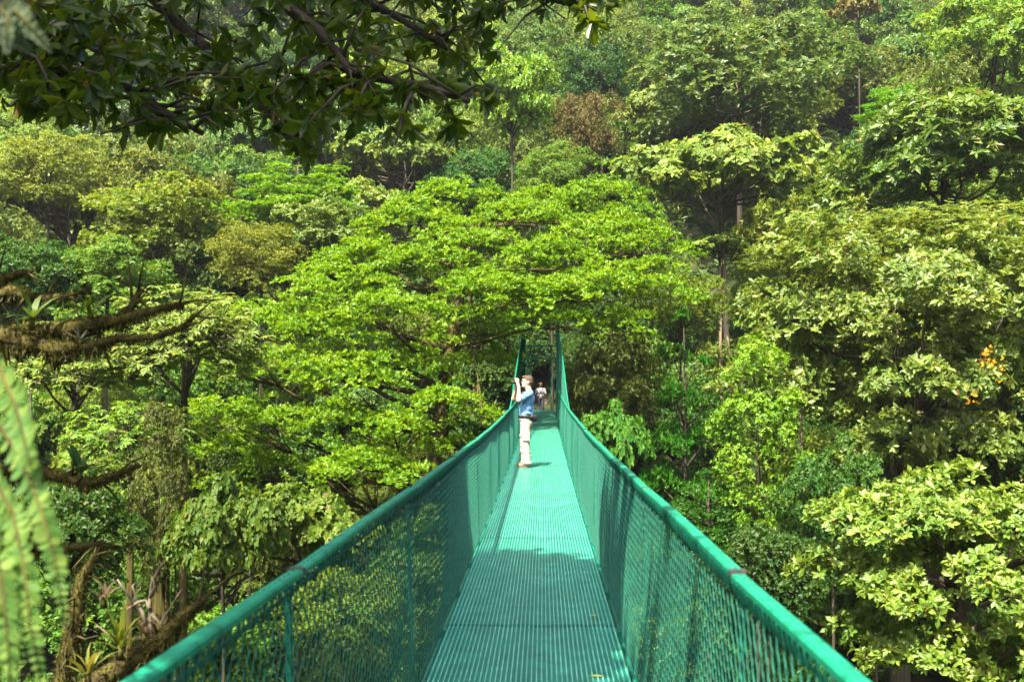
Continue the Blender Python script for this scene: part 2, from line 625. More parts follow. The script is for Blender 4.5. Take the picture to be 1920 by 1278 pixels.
# rail section
RS = [(-.022, -.009), (-.022, .005), (-.016, .011), (.016, .011), (.022, .005), (.022, -.009), (.016, -.013), (-.016, -.013)]


def rail_mesh(ln):
    mb = MB()
    ns = 6
    vs = []
    for q in range(ns + 1):
        t = q / ns
        for (a, b) in RS:
            vs.append((.012 + (ln - .024) * t, a, b + .006 * math.sin(t * 3.14)))
    fs = []
    for q in range(ns):
        for k in range(8):
            k2 = (k + 1) % 8
            fs.append((q * 8 + k, (q + 1) * 8 + k, (q + 1) * 8 + k2, q * 8 + k2))
    fs.append(tuple(range(8)))
    fs.append(tuple(range(ns * 8 + 7, ns * 8 - 1, -1)))
    mb.add(vs, fs, False)
    return mb.mesh('handrail', M['rail'])


rail_me = rail_mesh(BAY)
cp = MB()
cp.box((0, 0, .0), (.028, .046, .027))
coup_me = cp.mesh('rail_coupling', M['dark'])
tw = MB()
tw.tube([(0, 0, 0), (BAY * .5, 0, -.006), (BAY, 0, 0)], .006, 5)
tw_me = tw.mesh('edge_wire', M['wire'])
lc = MB()                                       # lacing that ties the mesh to the rail
for q in range(52):
    x = .02 + q * .0495
    lc.tube([(x, -.012, -.050), (x + .006, -.0245, -.004), (x + .012, .0, .0135), (x + .020, .0245, -.004), (x + .03, .012, -.050)], .0028, 3, cap=False)
lc_me = lc.mesh('lacing', M['wire'])
ps = MB()
ps.box((0, 0, .42), (.030, .005, 1.36))
ps.box((-.0125, .0085, .42), (.005, .012, 1.36))
post_me = ps.mesh('post', M['steel'])

for side in (-1, 1):
    xb, xt = BX + side * .615, BX + side * .645
    for i in range(len(posts_y) - 1):
        y0, y1 = posts_y[i], posts_y[i + 1]
        wob = [random.uniform(-.006, .006) for _ in range(3)]
        b0, b1 = Vector((xb, y0, zdeck(y0) - .035)), Vector((xb, y1, zdeck(y1) - .035))
        t0, t1 = Vector((xt, y0, zrail(y0) + wob[0])), Vector((xt, y1, zrail(y1) + wob[0]))
        sc_ = ((t0 - b0).length - .02) / FH
        Mx = frame(b0, b1 - b0, t0 - b0) @ Matrix.Diagonal((1, side, sc_, 1))
        bridge_part('chain_link_panel', panel_me[(i * 2 + (side > 0)) % 3], Mx)
        r_ = bridge_part('handrail', rail_me, frame(t0, t1 - t0, Vector((wob[1], 0, 1))))
        for nm, me in (('edge_wire', tw_me), ('lacing', lc_me)):
            e = bpy.data.objects.new(nm, me)
            col.objects.link(e)
            e.parent = r_
            e.location = (0, 0, -.045) if nm == 'edge_wire' else (0, 0, 0)
        bridge_part('rail_coupling', coup_me, frame(t0, t1 - t0, Vector((0, 0, 1))))
        bridge_part('edge_wire', tw_me, frame(b0 + Vector((0, 0, .01)), b1 - b0, Vector((0, 0, 1))))
    for y0 in posts_y:
        b0, t0 = Vector((xb, y0, zdeck(y0))), Vector((xt, y0, zrail(y0)))
        Mx = frame(b0 + Vector((side * .02, 0, -.06)), Vector((0, 1, 0)), t0 - b0) @ Matrix.Diagonal((1, 1, (t0.z - b0.z + .03) / 1.1, 1))
        bridge_part('post', post_me, Mx)
    # carrying cable under the deck edge
    mb = MB()
    mb.tube([(xb, yy, zdeck(yy) - .10) for yy in np.arange(-4.9, 42.2, 2.6)], .016, 6)
    bridge_part('deck_cable', mb.mesh('deck_cable', M['steel']), Matrix.Identity(4))
    # main cable that leaves the rail and climbs to the tower
    mb = MB()
    mb.tube([(xt + side * .03, yy, zcable(yy) - .035) for yy in np.arange(16, 42.4, 1.3)], .017, 6)
    bridge_part('main_cable', mb.mesh('main_cable', M['rail']), Matrix.Identity(4))
    for i in range(len(posts_y) - 1):
        y0, y1 = posts_y[i], posts_y[i + 1]
        h0, h1 = zcable(y0) - zrail(y0), zcable(y1) - zrail(y1)
        if h1 < .25:
            continue
        b0, b1 = Vector((xt + side * .02, y0, zrail(y0) + .02)), Vector((xt + side * .02, y1, zrail(y1) + .02))
        me = fence_mesh('upper_mesh', BAY, max(h0 - .08, .05), h1 - .08, a=.10, b=.10, r=.0024)
        bridge_part('upper_mesh', me, frame(b0, b1 - b0, Vector((0, 0, 1))))
        for q in range(3):
            yy = y0 + BAY * q / 3
            hh = zcable(yy) - zrail(yy)
            if hh > .15:
                hb = MB()
                hb.tube([(xt + side * .03, yy, zrail(yy)), (xt + side * .03, yy, zcable(yy) - .04)], .008, 5)
                bridge_part('hanger', hb.mesh('hanger', M['rail']), Matrix.Identity(4))

# ------------------------------------------------------------------ tower at the far end
TY = 42.6
tower = link('portal_tower', None, loc=(BX, TY, -2.6))
tag(tower, 'green steel lattice portal tower with crossed braces at the end of the bridge', 'tower')
TZ = 2.75


def tpart(name, fn, mat='steel'):
    mb = MB()
    fn(mb)
    return mb.build(name, M[mat], tower, (-BX, -TY, 2.6))


for side in (-1, 1):
    for yy in (TY, TY + .7):
        xx = BX + side * .70
        tpart('column', lambda m: m.bar((xx, yy, -2.75), (xx, yy, TZ), .09, .09))
        x2 = BX + side * .44
        tpart('inner_post', lambda m: m.bar((x2, yy + .05, -1.9), (x2, yy + .05, .95), .05, .05))
    for q in range(7):
        za, zb = -2.3 + q * .7, -1.6 + q * .7
        s_ = 1 if q % 2 else -1
        xx = BX + side * .70
        tpart('lattice_bar', lambda m: m.bar((xx, TY + .35 - s_ * .33, za), (xx, TY + .35 + s_ * .33, zb), .035, .035))
        xa, xc = BX + side * .66, BX + side * .46
        if q < 4:
            tpart('lattice_bar', lambda m: m.bar((xa if q % 2 else xc, TY - .02, za + .4), (xc if q % 2 else xa, TY - .02, zb + .4), .03, .03, (0, 1, 0)))
for zz in (.95, .42, 1.7, TZ - .05):
    tpart('crossbeam', lambda m: m.bar((BX - .70, TY - .03, zz), (BX + .70, TY - .03, zz), .06, .07))
for zl, zh in ((.47, .90), (1.75, TZ - .1)):
    tpart('cross_brace', lambda m: m.bar((BX - .36, TY - .05, zl), (BX + .36, TY - .05, zh), .04, .05))
    tpart('cross_brace', lambda m: m.bar((BX - .36, TY - .10, zh), (BX + .36, TY - .10, zl), .04, .05))
tpart('footing', lambda m: m.box((BX, TY + .75, -2.42), (1.9, 2.2, .9)), 'concrete')

# ------------------------------------------------------------------ people


def blob(name, parts, voxel, mat, smooth=2):
    """one continuous surface grown from overlapping rounded volumes"""
    bm = bmesh.new()
    for p in parts:
        if p[0] == 'e':
            _, c, r, *rot = p
            mx = Matrix.Translation(c)
            if rot:
                mx = mx @ Matrix.Rotation(rot[0], 4, rot[1])
            mx = mx @ Matrix.Diagonal((*r, 1))
            bmesh.ops.create_icosphere(bm, subdivisions=3, radius=1, matrix=mx)
        else:
            _, a, b, ra, rb = p
            a, b = Vector(a), Vector(b)
            d = b - a
            mx = Matrix.Translation((a + b) / 2) @ d.to_track_quat('Z', 'Y').to_matrix().to_4x4()
            bmesh.ops.create_cone(bm, cap_ends=True, segments=14, radius1=ra, radius2=rb, depth=d.length, matrix=mx)
            bmesh.ops.create_icosphere(bm, subdivisions=2, radius=ra, matrix=Matrix.Translation(a))
            bmesh.ops.create_icosphere(bm, subdivisions=2, radius=rb, matrix=Matrix.Translation(b))
    me = bpy.data.meshes.new(name)
    bm.to_mesh(me)
    bm.free()
    t = bpy.data.objects.new('tmp', me)
    col.objects.link(t)
    md = t.modifiers.new('r', 'REMESH')
    md.mode = 'VOXEL'
    md.voxel_size = voxel
    md.use_smooth_shade = True
    if smooth:
        s = t.modifiers.new('s', 'SMOOTH')
        s.iterations = smooth
        s.factor = .5
    dg = bpy.context.evaluated_depsgraph_get()
    out = bpy.data.meshes.new_from_object(t.evaluated_get(dg))
    bpy.data.objects.remove(t)
    bpy.data.meshes.remove(me)
    out.name = name
    out.materials.clear()
    out.materials.append(mat)
    return out


def c_(a, b, ra, rb=None):
    return ('c', a, b, ra, ra if rb is None else rb)


MD = 19.5
MX = P(985, 877, MD).x
man = link('person', None, loc=(MX, MD, zdeck(MD) + .008))
tag(man, 'person in blue t-shirt and cream cargo trousers standing on the bridge looking through binoculars', 'person')
sh = {-1: Vector((.10, -.175, 1.43)), 1: Vector((.10, .175, 1.43))}
el = {-1: Vector((-.125, -.235, 1.30)), 1: Vector((-.235, .21, 1.315))}
wr = {-1: Vector((-.125, -.085, 1.565)), 1: Vector((-.175, .075, 1.56))}
body = [('e', (.045, 0, 1.665), (.098, .076, .112)), ('e', (.005, 0, 1.60), (.072, .056, .075)),          # skull, jaw
        ('e', (-.058, 0, 1.638), (.016, .013, .024)), ('e', (-.050, 0, 1.692), (.018, .05, .014)),         # nose, brow
        ('e', (-.050, 0, 1.585), (.015, .025, .012)), ('e', (-.052, 0, 1.562), (.02, .022, .018)),         # mouth, chin
        ('e', (.058, -.078, 1.645), (.022, .010, .034)), ('e', (.058, .078, 1.645), (.022, .010, .034)),   # ears
        c_((.075, 0, 1.44), (.045, 0, 1.60), .062, .056),
        ('e', (.05, 0, 1.28), (.115, .165, .20)), ('e', (.01, 0, 1.05), (.11, .145, .14)), ('e', (0, 0, .94), (.115, .155, .12)),
        c_((.08, -.14, 1.43), (.08, .14, 1.43), .06)]
for s in (-1, 1):
    body += [c_(sh[s], el[s], .05, .042), c_(el[s], wr[s], .043, .029)]
    w = wr[s]
    g = Vector((-.155 if s < 0 else -.18, s * .055, 1.645))            # palm centre beside the barrel
    body += [c_(w, g, .027, .030), ('e', g, (.034, .016, .040))]
    for k in range(4):                                                  # fingers curl over the top of the barrel
        fx = -.028 + k * .0185
        ln = (.9, 1.05, 1.0, .8)[k]
        a0 = g + Vector((fx, 0, .03))
        a1 = a0 + Vector((-.004, -s * .012, .034 * ln))
        a2 = a1 + Vector((0, -s * .03 * ln, .008))
        body += [c_(a0, a1, .0095, .009), c_(a1, a2, .009, .0075)]
    t0 = g + Vector((.02, -s * .008, -.012))
    t1 = t0 + Vector((.018, -s * .028, .012))
    body += [c_(t0, t1, .011, .010), c_(t1, t1 + Vector((-.012, -s * .02, .012)), .010, .008)]
for s in (-1, 1):
    body += [c_((0, s * .095, .92), (-.005, s * .10, .50), .078, .056), c_((-.005, s * .10, .50), (.02, s * .10, .09), .056, .036)]
link('body', blob('body', body, .0065, M['skin'], 2), man)
hairp = [('e', (.062, 0, 1.697), (.095, .083, .086)), ('e', (.095, 0, 1.655), (.062, .078, .075)), ('e', (-.005, 0, 1.745), (.06, .06, .032))]
for k in range(26):
    a = k * 2.4
    hairp.append(('e', (.05 + .06 * math.cos(a) * (k / 26) ** .5, .055 * math.sin(a) * (k / 26) ** .5, 1.762 - .02 * (k / 26)), (.022, .02, .022)))
link('hair', blob('hair', hairp, .006, M['hair'], 1), man)
shirt = [('e', (.055, 0, 1.30), (.135, .182, .17)), ('e', (.03, 0, 1.16), (.135, .172, .18)), ('e', (.015, 0, 1.02), (.142, .172, .10)),
         c_((.085, -.15, 1.425), (.085, .15, 1.425), .068), ('e', (.08, 0, 1.46), (.075, .085, .045)), ('e', (-.075, 0, 1.08), (.05, .10, .10))]
for s in (-1, 1):
    m_ = sh[s].lerp(el[s], .66)
    shirt += [c_(sh[s], m_, .066, .070)]
shirt += [('e', (.13, -.06, 1.12), (.045, .03, .10)), ('e', (-.05, -.12, 1.16), (.03, .05, .11)), ('e', (.06, -.165, 1.05), (.06, .02, .03))]
link('t_shirt', blob('t_shirt', shirt, .0075, M['shirt'], 3), man)
tr = [('e', (.005, 0, .93), (.135, .168, .10)), ('e', (.03, 0, .86), (.135, .165, .10))]
for s in (-1, 1):
    fwd = -.015 if s > 0 else .012
    tr += [c_((.01, s * .09, .86), (fwd - .01, s * .10, .50), .105, .084), c_((fwd - .01, s * .10, .50), (fwd + .015, s * .10, .11), .084, .082),
           ('e', (fwd + .02, s * .10, .085), (.098, .088, .045)), ('e', (fwd - .045, s * .10, .30), (.05, .07, .05)), ('e', (fwd + .05, s * .10, .22), (.045, .07, .035)),
           ('e', (fwd - .02, s * .10, .60), (.088, .086, .045))]
trousers = link('cargo_trousers', blob('cargo_trousers', tr, .0075, M['khaki'], 2), man)
pk = MB()
pk.box((.02, -.193, .60), (.13, .03, .15))
pk.box((.02, -.207, .665), (.138, .012, .045))
pk.build('cargo_pocket', M['khaki'], trousers)
bl = MB()
ring = [(.015 + .15 * math.cos(a), .18 * math.sin(a), .985) for a in np.linspace(0, 6.283, 25)]
bl.tube(ring, .020, 6)
bl.build('belt', M['black'], man)
pouch = link('waist_pouch', blob('waist_pouch', [('e', (.175, -.06, .955), (.055, .10, .075)), ('e', (.19, -.06, .93), (.05, .085, .06)), ('e', (.13, -.12, .975), (.06, .06, .05))], .009, M['black'], 1), man)
for s in (-1, 1):
    fwd = -.015 if s > 0 else .012
    sm = blob('shoe', [('e', (fwd + .03, s * .105, .055), (.06, .042, .05)), ('e', (fwd - .06, s * .105, .038), (.085, .046, .032)), ('e', (fwd - .01, s * .105, .05), (.08, .043, .038))], .007, M['shoe'], 1)
    so = link('shoe', sm, man)
    b_ = MB()
    pr = [(fwd - .145, 0), (fwd - .12, .034), (fwd - .05, .046), (fwd + .04, .038), (fwd + .088, .028), (fwd + .095, 0), (fwd + .088, -.028), (fwd + .04, -.038), (fwd - .05, -.046), (fwd - .12, -.034)]
    vs = [(x, s * .105 + yv, 0) for x, yv in pr] + [(x, s * .105 + yv, .02) for x, yv in pr]
    n_ = len(pr)
    b_.add(vs, [tuple(range(n_)), tuple(range(2 * n_ - 1, n_ - 1, -1))] + [(k, n_ + k, n_ + (k + 1) % n_, (k + 1) % n_) for k in range(n_)])
    b_.build('sole', M['sole'], so)

bino = link('binoculars', None, loc=(MX - .15, MD, zdeck(MD) + 1.655))
tag(bino, 'black binoculars held up to the eyes of the person in blue', 'binoculars')
for s in (-1, 1):
    b_ = MB()
    b_.tube([(.075, s * .033, 0), (.045, s * .033, 0), (.04, s * .034, 0), (0, s * .036, 0), (-.05, s * .038, 0), (-.055, s * .038, 0), (-.10, s * .038, 0)],
            [.019, .019, .022, .026, .028, .033, .034], 14)
    br_ = b_.build('barrel', M['black'], bino)
    b_ = MB()
    b_.tube([(-.099, s * .038, 0), (-.1012, s * .038, 0)], .028, 14)
    b_.build('lens', M['lens'], br_)
b_ = MB()
b_.box((-.01, 0, .006), (.07, .05, .022))
b_.tube([(.03, 0, .016), (-.02, 0, .016)], .012, 10)
b_.build('hinge', M['black'], bino)
b_ = MB()
b_.tube([(-.02, -.075, -.01), (-.035, -.10, -.10), (-.02, -.07, -.19), (.0, -.01, -.23), (-.01, .06, -.17), (-.02, .075, -.01)], .009, 5)
b_.build('strap', M['black'], bino)

# second person beyond the tower
HD = 50.0
hx = P(1014, 735, HD).x
hiker = link('person', None, loc=(hx, HD, -2.45))
tag(hiker, 'person in pale grey shirt with crossed dark straps walking away beyond the tower', 'person')
hb = [('e', (0, 0, 1.60), (.075, .095, .115)), c_((0, 0, 1.42), (0, 0, 1.55), .058), ('e', (0, 0, 1.25), (.15, .10, .20)), ('e', (0, 0, 1.0), (.14, .11, .14)),
      c_((-.15, 0, 1.38), (.15, 0, 1.38), .06)]
for s in (-1, 1):
    e0, w0 = Vector((s * .25, .02, 1.14)), Vector((s * .20, .16, .96))
    hb += [c_((s * .18, 0, 1.38), e0, .05, .042), c_(e0, w0, .042, .03), ('e', w0 + Vector((-s * .01, .05, -.03)), (.02, .045, .03))]
    for k in range(4):
        q0 = w0 + Vector((-s * .012, .08, -.015 - k * .016))
        hb.append(c_(q0, q0 + Vector((-s * .02, .05 - .006 * k, -.02)), .0095, .008))
    hb.append(c_(w0 + Vector((-s * .01, .04, -.005)), w0 + Vector((-s * .04, .07, .012)), .011, .009))
    hb += [c_((s * .09, 0, .93), (s * .10, -.02 * s, .5), .078, .055), c_((s * .10, -.02 * s, .5), (s * .10, .05 * s, .08), .055, .036),
           ('e', (s * .10, .05 * s + .05, .04), (.04, .11, .038))]
link('body', blob('body', hb, .009, M['skin'], 2), hiker)
link('hair', blob('hair', [('e', (0, -.02, 1.64), (.088, .092, .10)), ('e', (0, -.05, 1.58), (.07, .06, .07))], .012, M['hair'], 1), hiker)
hs_ = [('e', (0, 0, 1.28), (.185, .13, .19)), ('e', (0, 0, 1.08), (.17, .13, .14)), c_((-.16, 0, 1.39), (.16, 0, 1.39), .07)]
for s in (-1, 1):
    hs_.append(c_((s * .19, 0, 1.37), (s * .235, .012, 1.19), .066, .066))
link('shirt', blob('shirt', hs_, .010, M['grey_shirt'], 2), hiker)
ht = [('e', (0, 0, .95), (.165, .13, .10))]
for s in (-1, 1):
    ht += [c_((s * .085, 0, .88), (s * .10, -.02 * s, .5), .095, .078), c_((s * .10, -.02 * s, .5), (s * .10, .05 * s, .08), .078, .068)]
link('trousers', blob('trousers', ht, .010, M['dark_cloth'], 2), hiker)
for s in (-1, 1):
    b_ = MB()
    b_.tube([(s * .12, -.02, 1.46), (s * .10, -.09, 1.40), (0, -.136, 1.27), (-s * .10, -.128, 1.10), (-s * .13, -.10, 1.02)], .016, 6)
    b_.build('strap', M['black'], hiker)
    sm = blob('shoe', [('e', (s * .10, .05 * s + .04, .045), (.048, .13, .048))], .012, M['dark_cloth'], 1)
    link('shoe', sm, hiker)

# ------------------------------------------------------------------ fallen leaves on the deck


def fallen(px, py, d, ln, wd, rz, label, c):
    p = P(px, py, d)
    lv = Leaves()
    lv.add(np.array([[0, 0, 0.0]]), np.array([[1.0, 0, 0]]), np.array([[0, 0, 1.0]]), np.array([ln]), np.array([wd]), np.array([.5]))
    v = T6V.copy()
    v[:, 2] = [0.03, .10, .09, .10, .09, .02, 0.0]
    me = lv.mesh('fallen_leaf', M['leaf_bright'], v, T6F)
    o = link('fallen_leaf', me, None, (p.x, d, zdeck(d) + .0065), c)
    o.rotation_euler = (math.atan(float(np.polyval(np.polyder(_zd), d))), 0, rz)
    tag(o, label, 'leaf')


fallen(1106, 1140, 7.1, .055, .04, .1, 'broad yellow fallen leaf lying on the shaded deck', (.42, .40, .02))
fallen(1104, 1258, 5.62, .085, .018, .12, 'narrow curled pale yellow fallen leaf lying on the shaded deck', (.48, .46, .10))
fallen(1036, 797, 34, .16, .10, .4, 'brown fallen leaf beside the fence near the tower', (.30, .16, .04))

# ------------------------------------------------------------------ trees
stem_me = {}
for key in ('bark', 'bark_pale', 'bark_moss'):
    mb = MB()
    rr = random.Random(len(key))
    pts = [(.35 * math.sin(t * 3.0 + 1) * t * (1 - t) * 2, .3 * math.sin(t * 4.1) * t * (1 - t), t) for t in np.linspace(0, 1, 9)]
    mb.tube(pts, [1.5, 1.05, .95, .88, .8, .72, .6, .42, .15], 8)
    stem_me[key] = mb.mesh('trunk', M[key])


def place_tree(name, label, cat, group, cm, bm_, c, S, tint, stem_r=.16, bark='bark', rz=0.0, sink=.6, base_off=(0, 0), Rz0=3.2):
    """c = crown centre, S = scale of the crown mesh"""
    bx, by = c[0] + base_off[0], c[1] + base_off[1]
    g = gz(bx, by)
    g = min(g, c[2] - 1.0)
    root = link(name, None, loc=(bx, by, g))
    tag(root, label, cat, group)
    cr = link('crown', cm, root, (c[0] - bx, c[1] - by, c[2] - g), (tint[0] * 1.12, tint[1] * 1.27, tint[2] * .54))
    cr.scale = S
    cr.rotation_euler = (0, 0, rz)
    if bm_:
        br = link('branches', bm_, root, (c[0] - bx, c[1] - by, c[2] - g))
        br.scale = S
        br.rotation_euler = (0, 0, rz)
    tk = link('trunk', stem_me[bark], root, (0, 0, -sink))
    h = c[2] - Rz0 * S[2] * .25 - g + sink
    h = max(h, .5)
    tk.scale = (stem_r, stem_r, h)
    if base_off != (0, 0):
        t = Vector((-base_off[0], -base_off[1], h))
        tk.rotation_euler = t.to_track_quat('Z', 'Y').to_euler()
        tk.scale = (stem_r, stem_r, t.length)
    return root


PROTO = {}
for k in range(3):
    PROTO['round', k] = crown(20 + k, (4, 4, 3.2), 16, .36, 11, .17, 20, 6, .24, .5)
    PROTO['fine', k] = crown(30 + k, (4, 4, 3.4), 20, .32, 12, .14, 19, 6, .175, .45, mat='leaf_matte', up=.6)
for k in range(2):
    PROTO['broad', k] = crown(40 + k, (4, 4, 3.0), 15, .38, 10, .17, 19, 7, .29, .42, ang=1.05, mat='leaf_gloss')
    PROTO['open', k] = crown(50 + k, (4.2, 4.2, 2.4), 19, .24, 9, .11, 11, 6, .28, .75, ang=1.25, mat='leaf_matte', zmin=-.1, droop=.15)
    PROTO['vine', k] = crown(60 + k, (4, 4, 6.5), 26, .26, 10, .12, 14, 6, .24, .5, hang=.8, mat='leaf', droop=.3, zmin=-.9)


def pads_crown(seed, pads, dens, L, ratio, mat, ang=.75, tuft=.4, name='crown', tv=T2V, tf=T2F, nl=7):
    """flat tiers: each pad is (x, y, z, rx, ry, rz) ; leaves stand up from tufts spread over it"""
    rng = np.random.default_rng(seed)
    lv = Leaves()
    for (x, y, z, rx, ry, rz) in pads:
        nt = max(6, int(3.14 * rx * ry / (tuft * tuft * 1.55)))
        q = np.sqrt(rng.uniform(0, 1, nt))
        a = rng.uniform(0, 6.283, nt)
        edge = 1 + .16 * np.sin(a * 3 + rng.uniform(0, 6)) + .10 * np.sin(a * 7 + rng.uniform(0, 6))
        q = q * edge
        tc = np.stack([x + rx * q * np.cos(a), y + ry * q * np.sin(a), z + rz * (1 - q ** 2) * .9 + rng.normal(0, rz * .20, nt)], 1)
        tr_ = tuft * rng.uniform(.7, 1.3, nt)
        k = np.maximum(4, (dens * (tr_ / tuft) ** 2).astype(int))
        C = np.repeat(tc, k, 0)
        rr = np.repeat(tr_, k)
        d = sphere_dirs(rng, len(C), -.25)
        pts = C + d * rr[:, None] * np.array([1, 1, .55]) * rng.uniform(.5, 1.1, (len(C), 1))
        out = np.stack([np.cos(a), np.sin(a), 0 * a], 1) * q[:, None] * .45
        A = d * .5 + np.array([0, 0, .95]) + np.repeat(out, k, 0) + rng.normal(0, .25, d.shape)
        rosettes(lv, rng, pts, A, nl, ang, L, ratio, 0, clump=np.repeat(rng.uniform(0, 1, nt), k))
    return lv.mesh(name, M[mat], tv, tf), lv.count()


def pad_tree_local(seed, tiers, L=.2, mat='leaf_bright', spread=4.0, height=5.0):
    r = random.Random(seed)
    pads = []
    for t in range(tiers):
        f = t / max(1, tiers - 1)
        rad = spread * (1 - .75 * f ** 1.5)
        nn = max(1, int(6 * (1 - f) + 1))
        for k in range(nn):
            a = 6.283 * k / nn + r.uniform(-.4, .4) + t
            q = rad * r.uniform(.45, .65) if nn > 1 else 0
            pads.append((q * math.cos(a), q * math.sin(a), (f - .5) * height + r.uniform(-.25, .25), rad * r.uniform(.38, .55), rad * r.uniform(.38, .55), rad * .12))
    me, _ = pads_crown(seed, pads, 9, L, .42, mat, tuft=.45)
    mb = MB()
    mb.tube([(0, 0, -height * .55), (.1, .05, 0), (0, 0, height * .45)], [.14, .1, .03], 6)
    for p in pads:
        mb.tube([(0, 0, p[2] - .8), (p[0] * .5, p[1] * .5, p[2] - .35), (p[0], p[1], p[2])], [.06, .045, .02], 5)
    return me, mb.mesh('branches', M['bark']), None


PROTO['layer', 0] = pad_tree_local(71, 5)
PROTO['layer', 1] = pad_tree_local(72, 6, .17, 'leaf', 3.6, 7.0)

# palmate umbrella leaves on candelabra branches
def palmate_crown(seed, R3, ntips, L):
    rng = np.random.default_rng(seed)
    d = sphere_dirs(rng, ntips, -.35)
    tips = d * np.array(R3) * rng.uniform(.45, 1.05, (ntips, 1))
    lv = Leaves()
    heads = np.repeat(tips, 3, 0) + rng.normal(0, .22, (ntips * 3, 3)) * np.array([1, 1, .7])
    A = np.array([[0, 0, 1.0]]) + rng.normal(0, .28, heads.shape) + np.repeat(d, 3, 0) * .25
    rosettes(lv, rng, heads, A, 9, 1.45, L, .30, .22, angsd=.12, lsd=.12)
    cm = lv.mesh('crown', M['leaf_matte'], T6V, T6F)
    mb = MB()
    base = Vector((0, 0, -R3[2] * 1.0))
    hubs = [Vector(x) for x in (sphere_dirs(rng, 9, -.1) * np.array(R3) * .5)]
    for h in hubs:
        st = base * rng.uniform(.25, 1.0)
        mb.tube([st, st.lerp(h, .5) + Vector((0, 0, -.2)), h], [.055, .045, .032], 6)
    mb.tube([base, base * .2], [.10, .06], 6)
    for t in tips:
        t = Vector(t)
        h = min(hubs, key=lambda q: (q - t).length)
        mb.tube([h, h.lerp(t, .6) + Vector((0, 0, -.22)), t + Vector((0, 0, -.03))], [.024, .018, .011], 5)
    return cm, mb.mesh('branches', M['bark']), None


PROTO['palmate', 0] = palmate_crown(81, (3.0, 3.0, 2.3), 260, .30)
PROTO['palmate', 1] = palmate_crown(82, (3.0, 3.0, 2.0), 190, .30)
RZ0 = {'round': 3.2, 'fine': 3.4, 'broad': 3.0, 'open': 2.4, 'vine': 6.5, 'layer': 2.8, 'palmate': 2.3}
RX0 = {'round': 4, 'fine': 4, 'broad': 4, 'open': 4.2, 'vine': 4, 'layer': 3.6, 'palmate': 3.0}

footprints = []


def named(px, py, w, h, d, kind, var, tint, name, label, cat='tree', group=None, bark='bark', stem=None, off=(0, 0), rz=None):
    stem = stem or .02 + .028 * w * d / F
    c = P(px, py, d)
    rx, rzz = w * d / F, h * d / F
    s = rx / RX0[kind]
    cm, bm_, _ = PROTO[kind, var]
    place_tree(name, label, cat, group, cm, bm_, c, (s, s, rzz / RZ0[kind]), tint, stem, bark, random.uniform(0, 6.28) if rz is None else rz,
               base_off=off, Rz0=RZ0[kind])
    footprints.append((c.x, c.y, rx))


G_OL, G_MID, G_DK, G_YL, G_BR = (.085, .105, .022), (.055, .105, .018), (.022, .065, .012), (.115, .165, .016), (.085, .17, .010)
G_GR = (.085, .115, .040)

# right of the bridge
named(1770, 300, 215, 135, 38, 'broad', 0, (.075, .115, .028), 'broadleaf_tree', 'tall tree with large rosette leaves and dark gaps rising above the olive crown')
named(1690, 480, 250, 95, 33, 'fine', 1, (.10, .125, .032), 'broadleaf_tree', 'wide olive green crown of fine leaves between two large-leaved trees')
named(1420, 830, 88, 175, 26, 'vine', 0, (.10, .18, .016), 'slender_tree', 'slender yellow-green vine-draped tree beside the big spreading tree')
named(1283, 800, 100, 170, 33, 'layer', 1, (.026, .115, .005), 'layered_tree', 'deep green tree of fine feathery tiers beside the yellow-green vine tree')
named(1140, 745, 88, 130, 37, 'round', 0, (.070, .085, .022), 'leafy_shrub', 'dull olive leafy thicket just right of the portal tower', 'shrub')
named(1150, 850, 70, 90, 30, 'open', 0, (.04, .12, .014), 'leafy_shrub', 'round-leaved green shrub reaching up beside the right handrail', 'shrub')
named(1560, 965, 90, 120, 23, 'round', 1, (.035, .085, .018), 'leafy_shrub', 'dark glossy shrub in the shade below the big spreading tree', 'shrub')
named(1500, 625, 105, 70, 34, 'open', 1, (.10, .15, .020), 'open_tree', 'loose yellow-green tree with wide leaves and thin arching branches', bark='bark_pale')
named(1275, 575, 85, 70, 36, 'fine', 0, (.095, .13, .016), 'leafy_shrub', 'yellowish fine-leaved vine mound against the right side of the tiered tree', 'shrub')
named(1330, 960, 120, 80, 27, 'layer', 0, (.020, .07, .007), 'leafy_shrub', 'dark tiered shrub low in the ravine below the feathery tree', 'shrub')
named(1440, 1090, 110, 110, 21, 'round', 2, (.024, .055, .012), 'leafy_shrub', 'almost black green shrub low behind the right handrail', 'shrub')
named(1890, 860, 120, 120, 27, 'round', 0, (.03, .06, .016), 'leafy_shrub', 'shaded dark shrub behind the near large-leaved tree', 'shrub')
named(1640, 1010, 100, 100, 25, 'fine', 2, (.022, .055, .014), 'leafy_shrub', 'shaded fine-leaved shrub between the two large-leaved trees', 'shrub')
named(1352, 345, 182, 100, 50, 'open', 0, (.115, .15, .040), 'umbrella_tree', 'flat-topped pale green tree with bare forked tan trunk', bark='bark_pale', stem=.13, off=(.4, 0))
named(1350, 468, 75, 30, 49, 'open', 1, (.115, .155, .035), 'leafy_shrub', 'pale leafy sprays on the lower fork of the tan trunk', 'shrub', bark='bark_pale')
named(1680, 187, 70, 42, 66, 'layer', 0, (.07, .17, .016), 'layered_tree', 'small vivid green tiered tree high on the hillside')
named(1385, 165, 190, 130, 64, 'round', 1, (.062, .095, .032), 'hillside_tree', 'huge grey-green domed tree on the hillside above the umbrella tree')
named(1860, 100, 125, 115, 62, 'round', 2, (.10, .16, .022), 'hillside_tree', 'big yellow-green leafy tree on the right flank of the hillside')
named(1100, 250, 62, 95, 57, 'fine', 1, (.085, .064, .025), 'rusty_tree', 'rust-brown flowering tree among the green hillside crowns')
named(1035, 325, 78, 55, 50, 'fine', 2, (.085, .14, .03), 'hillside_tree', 'small pale green rounded tree just above the tiered tree')
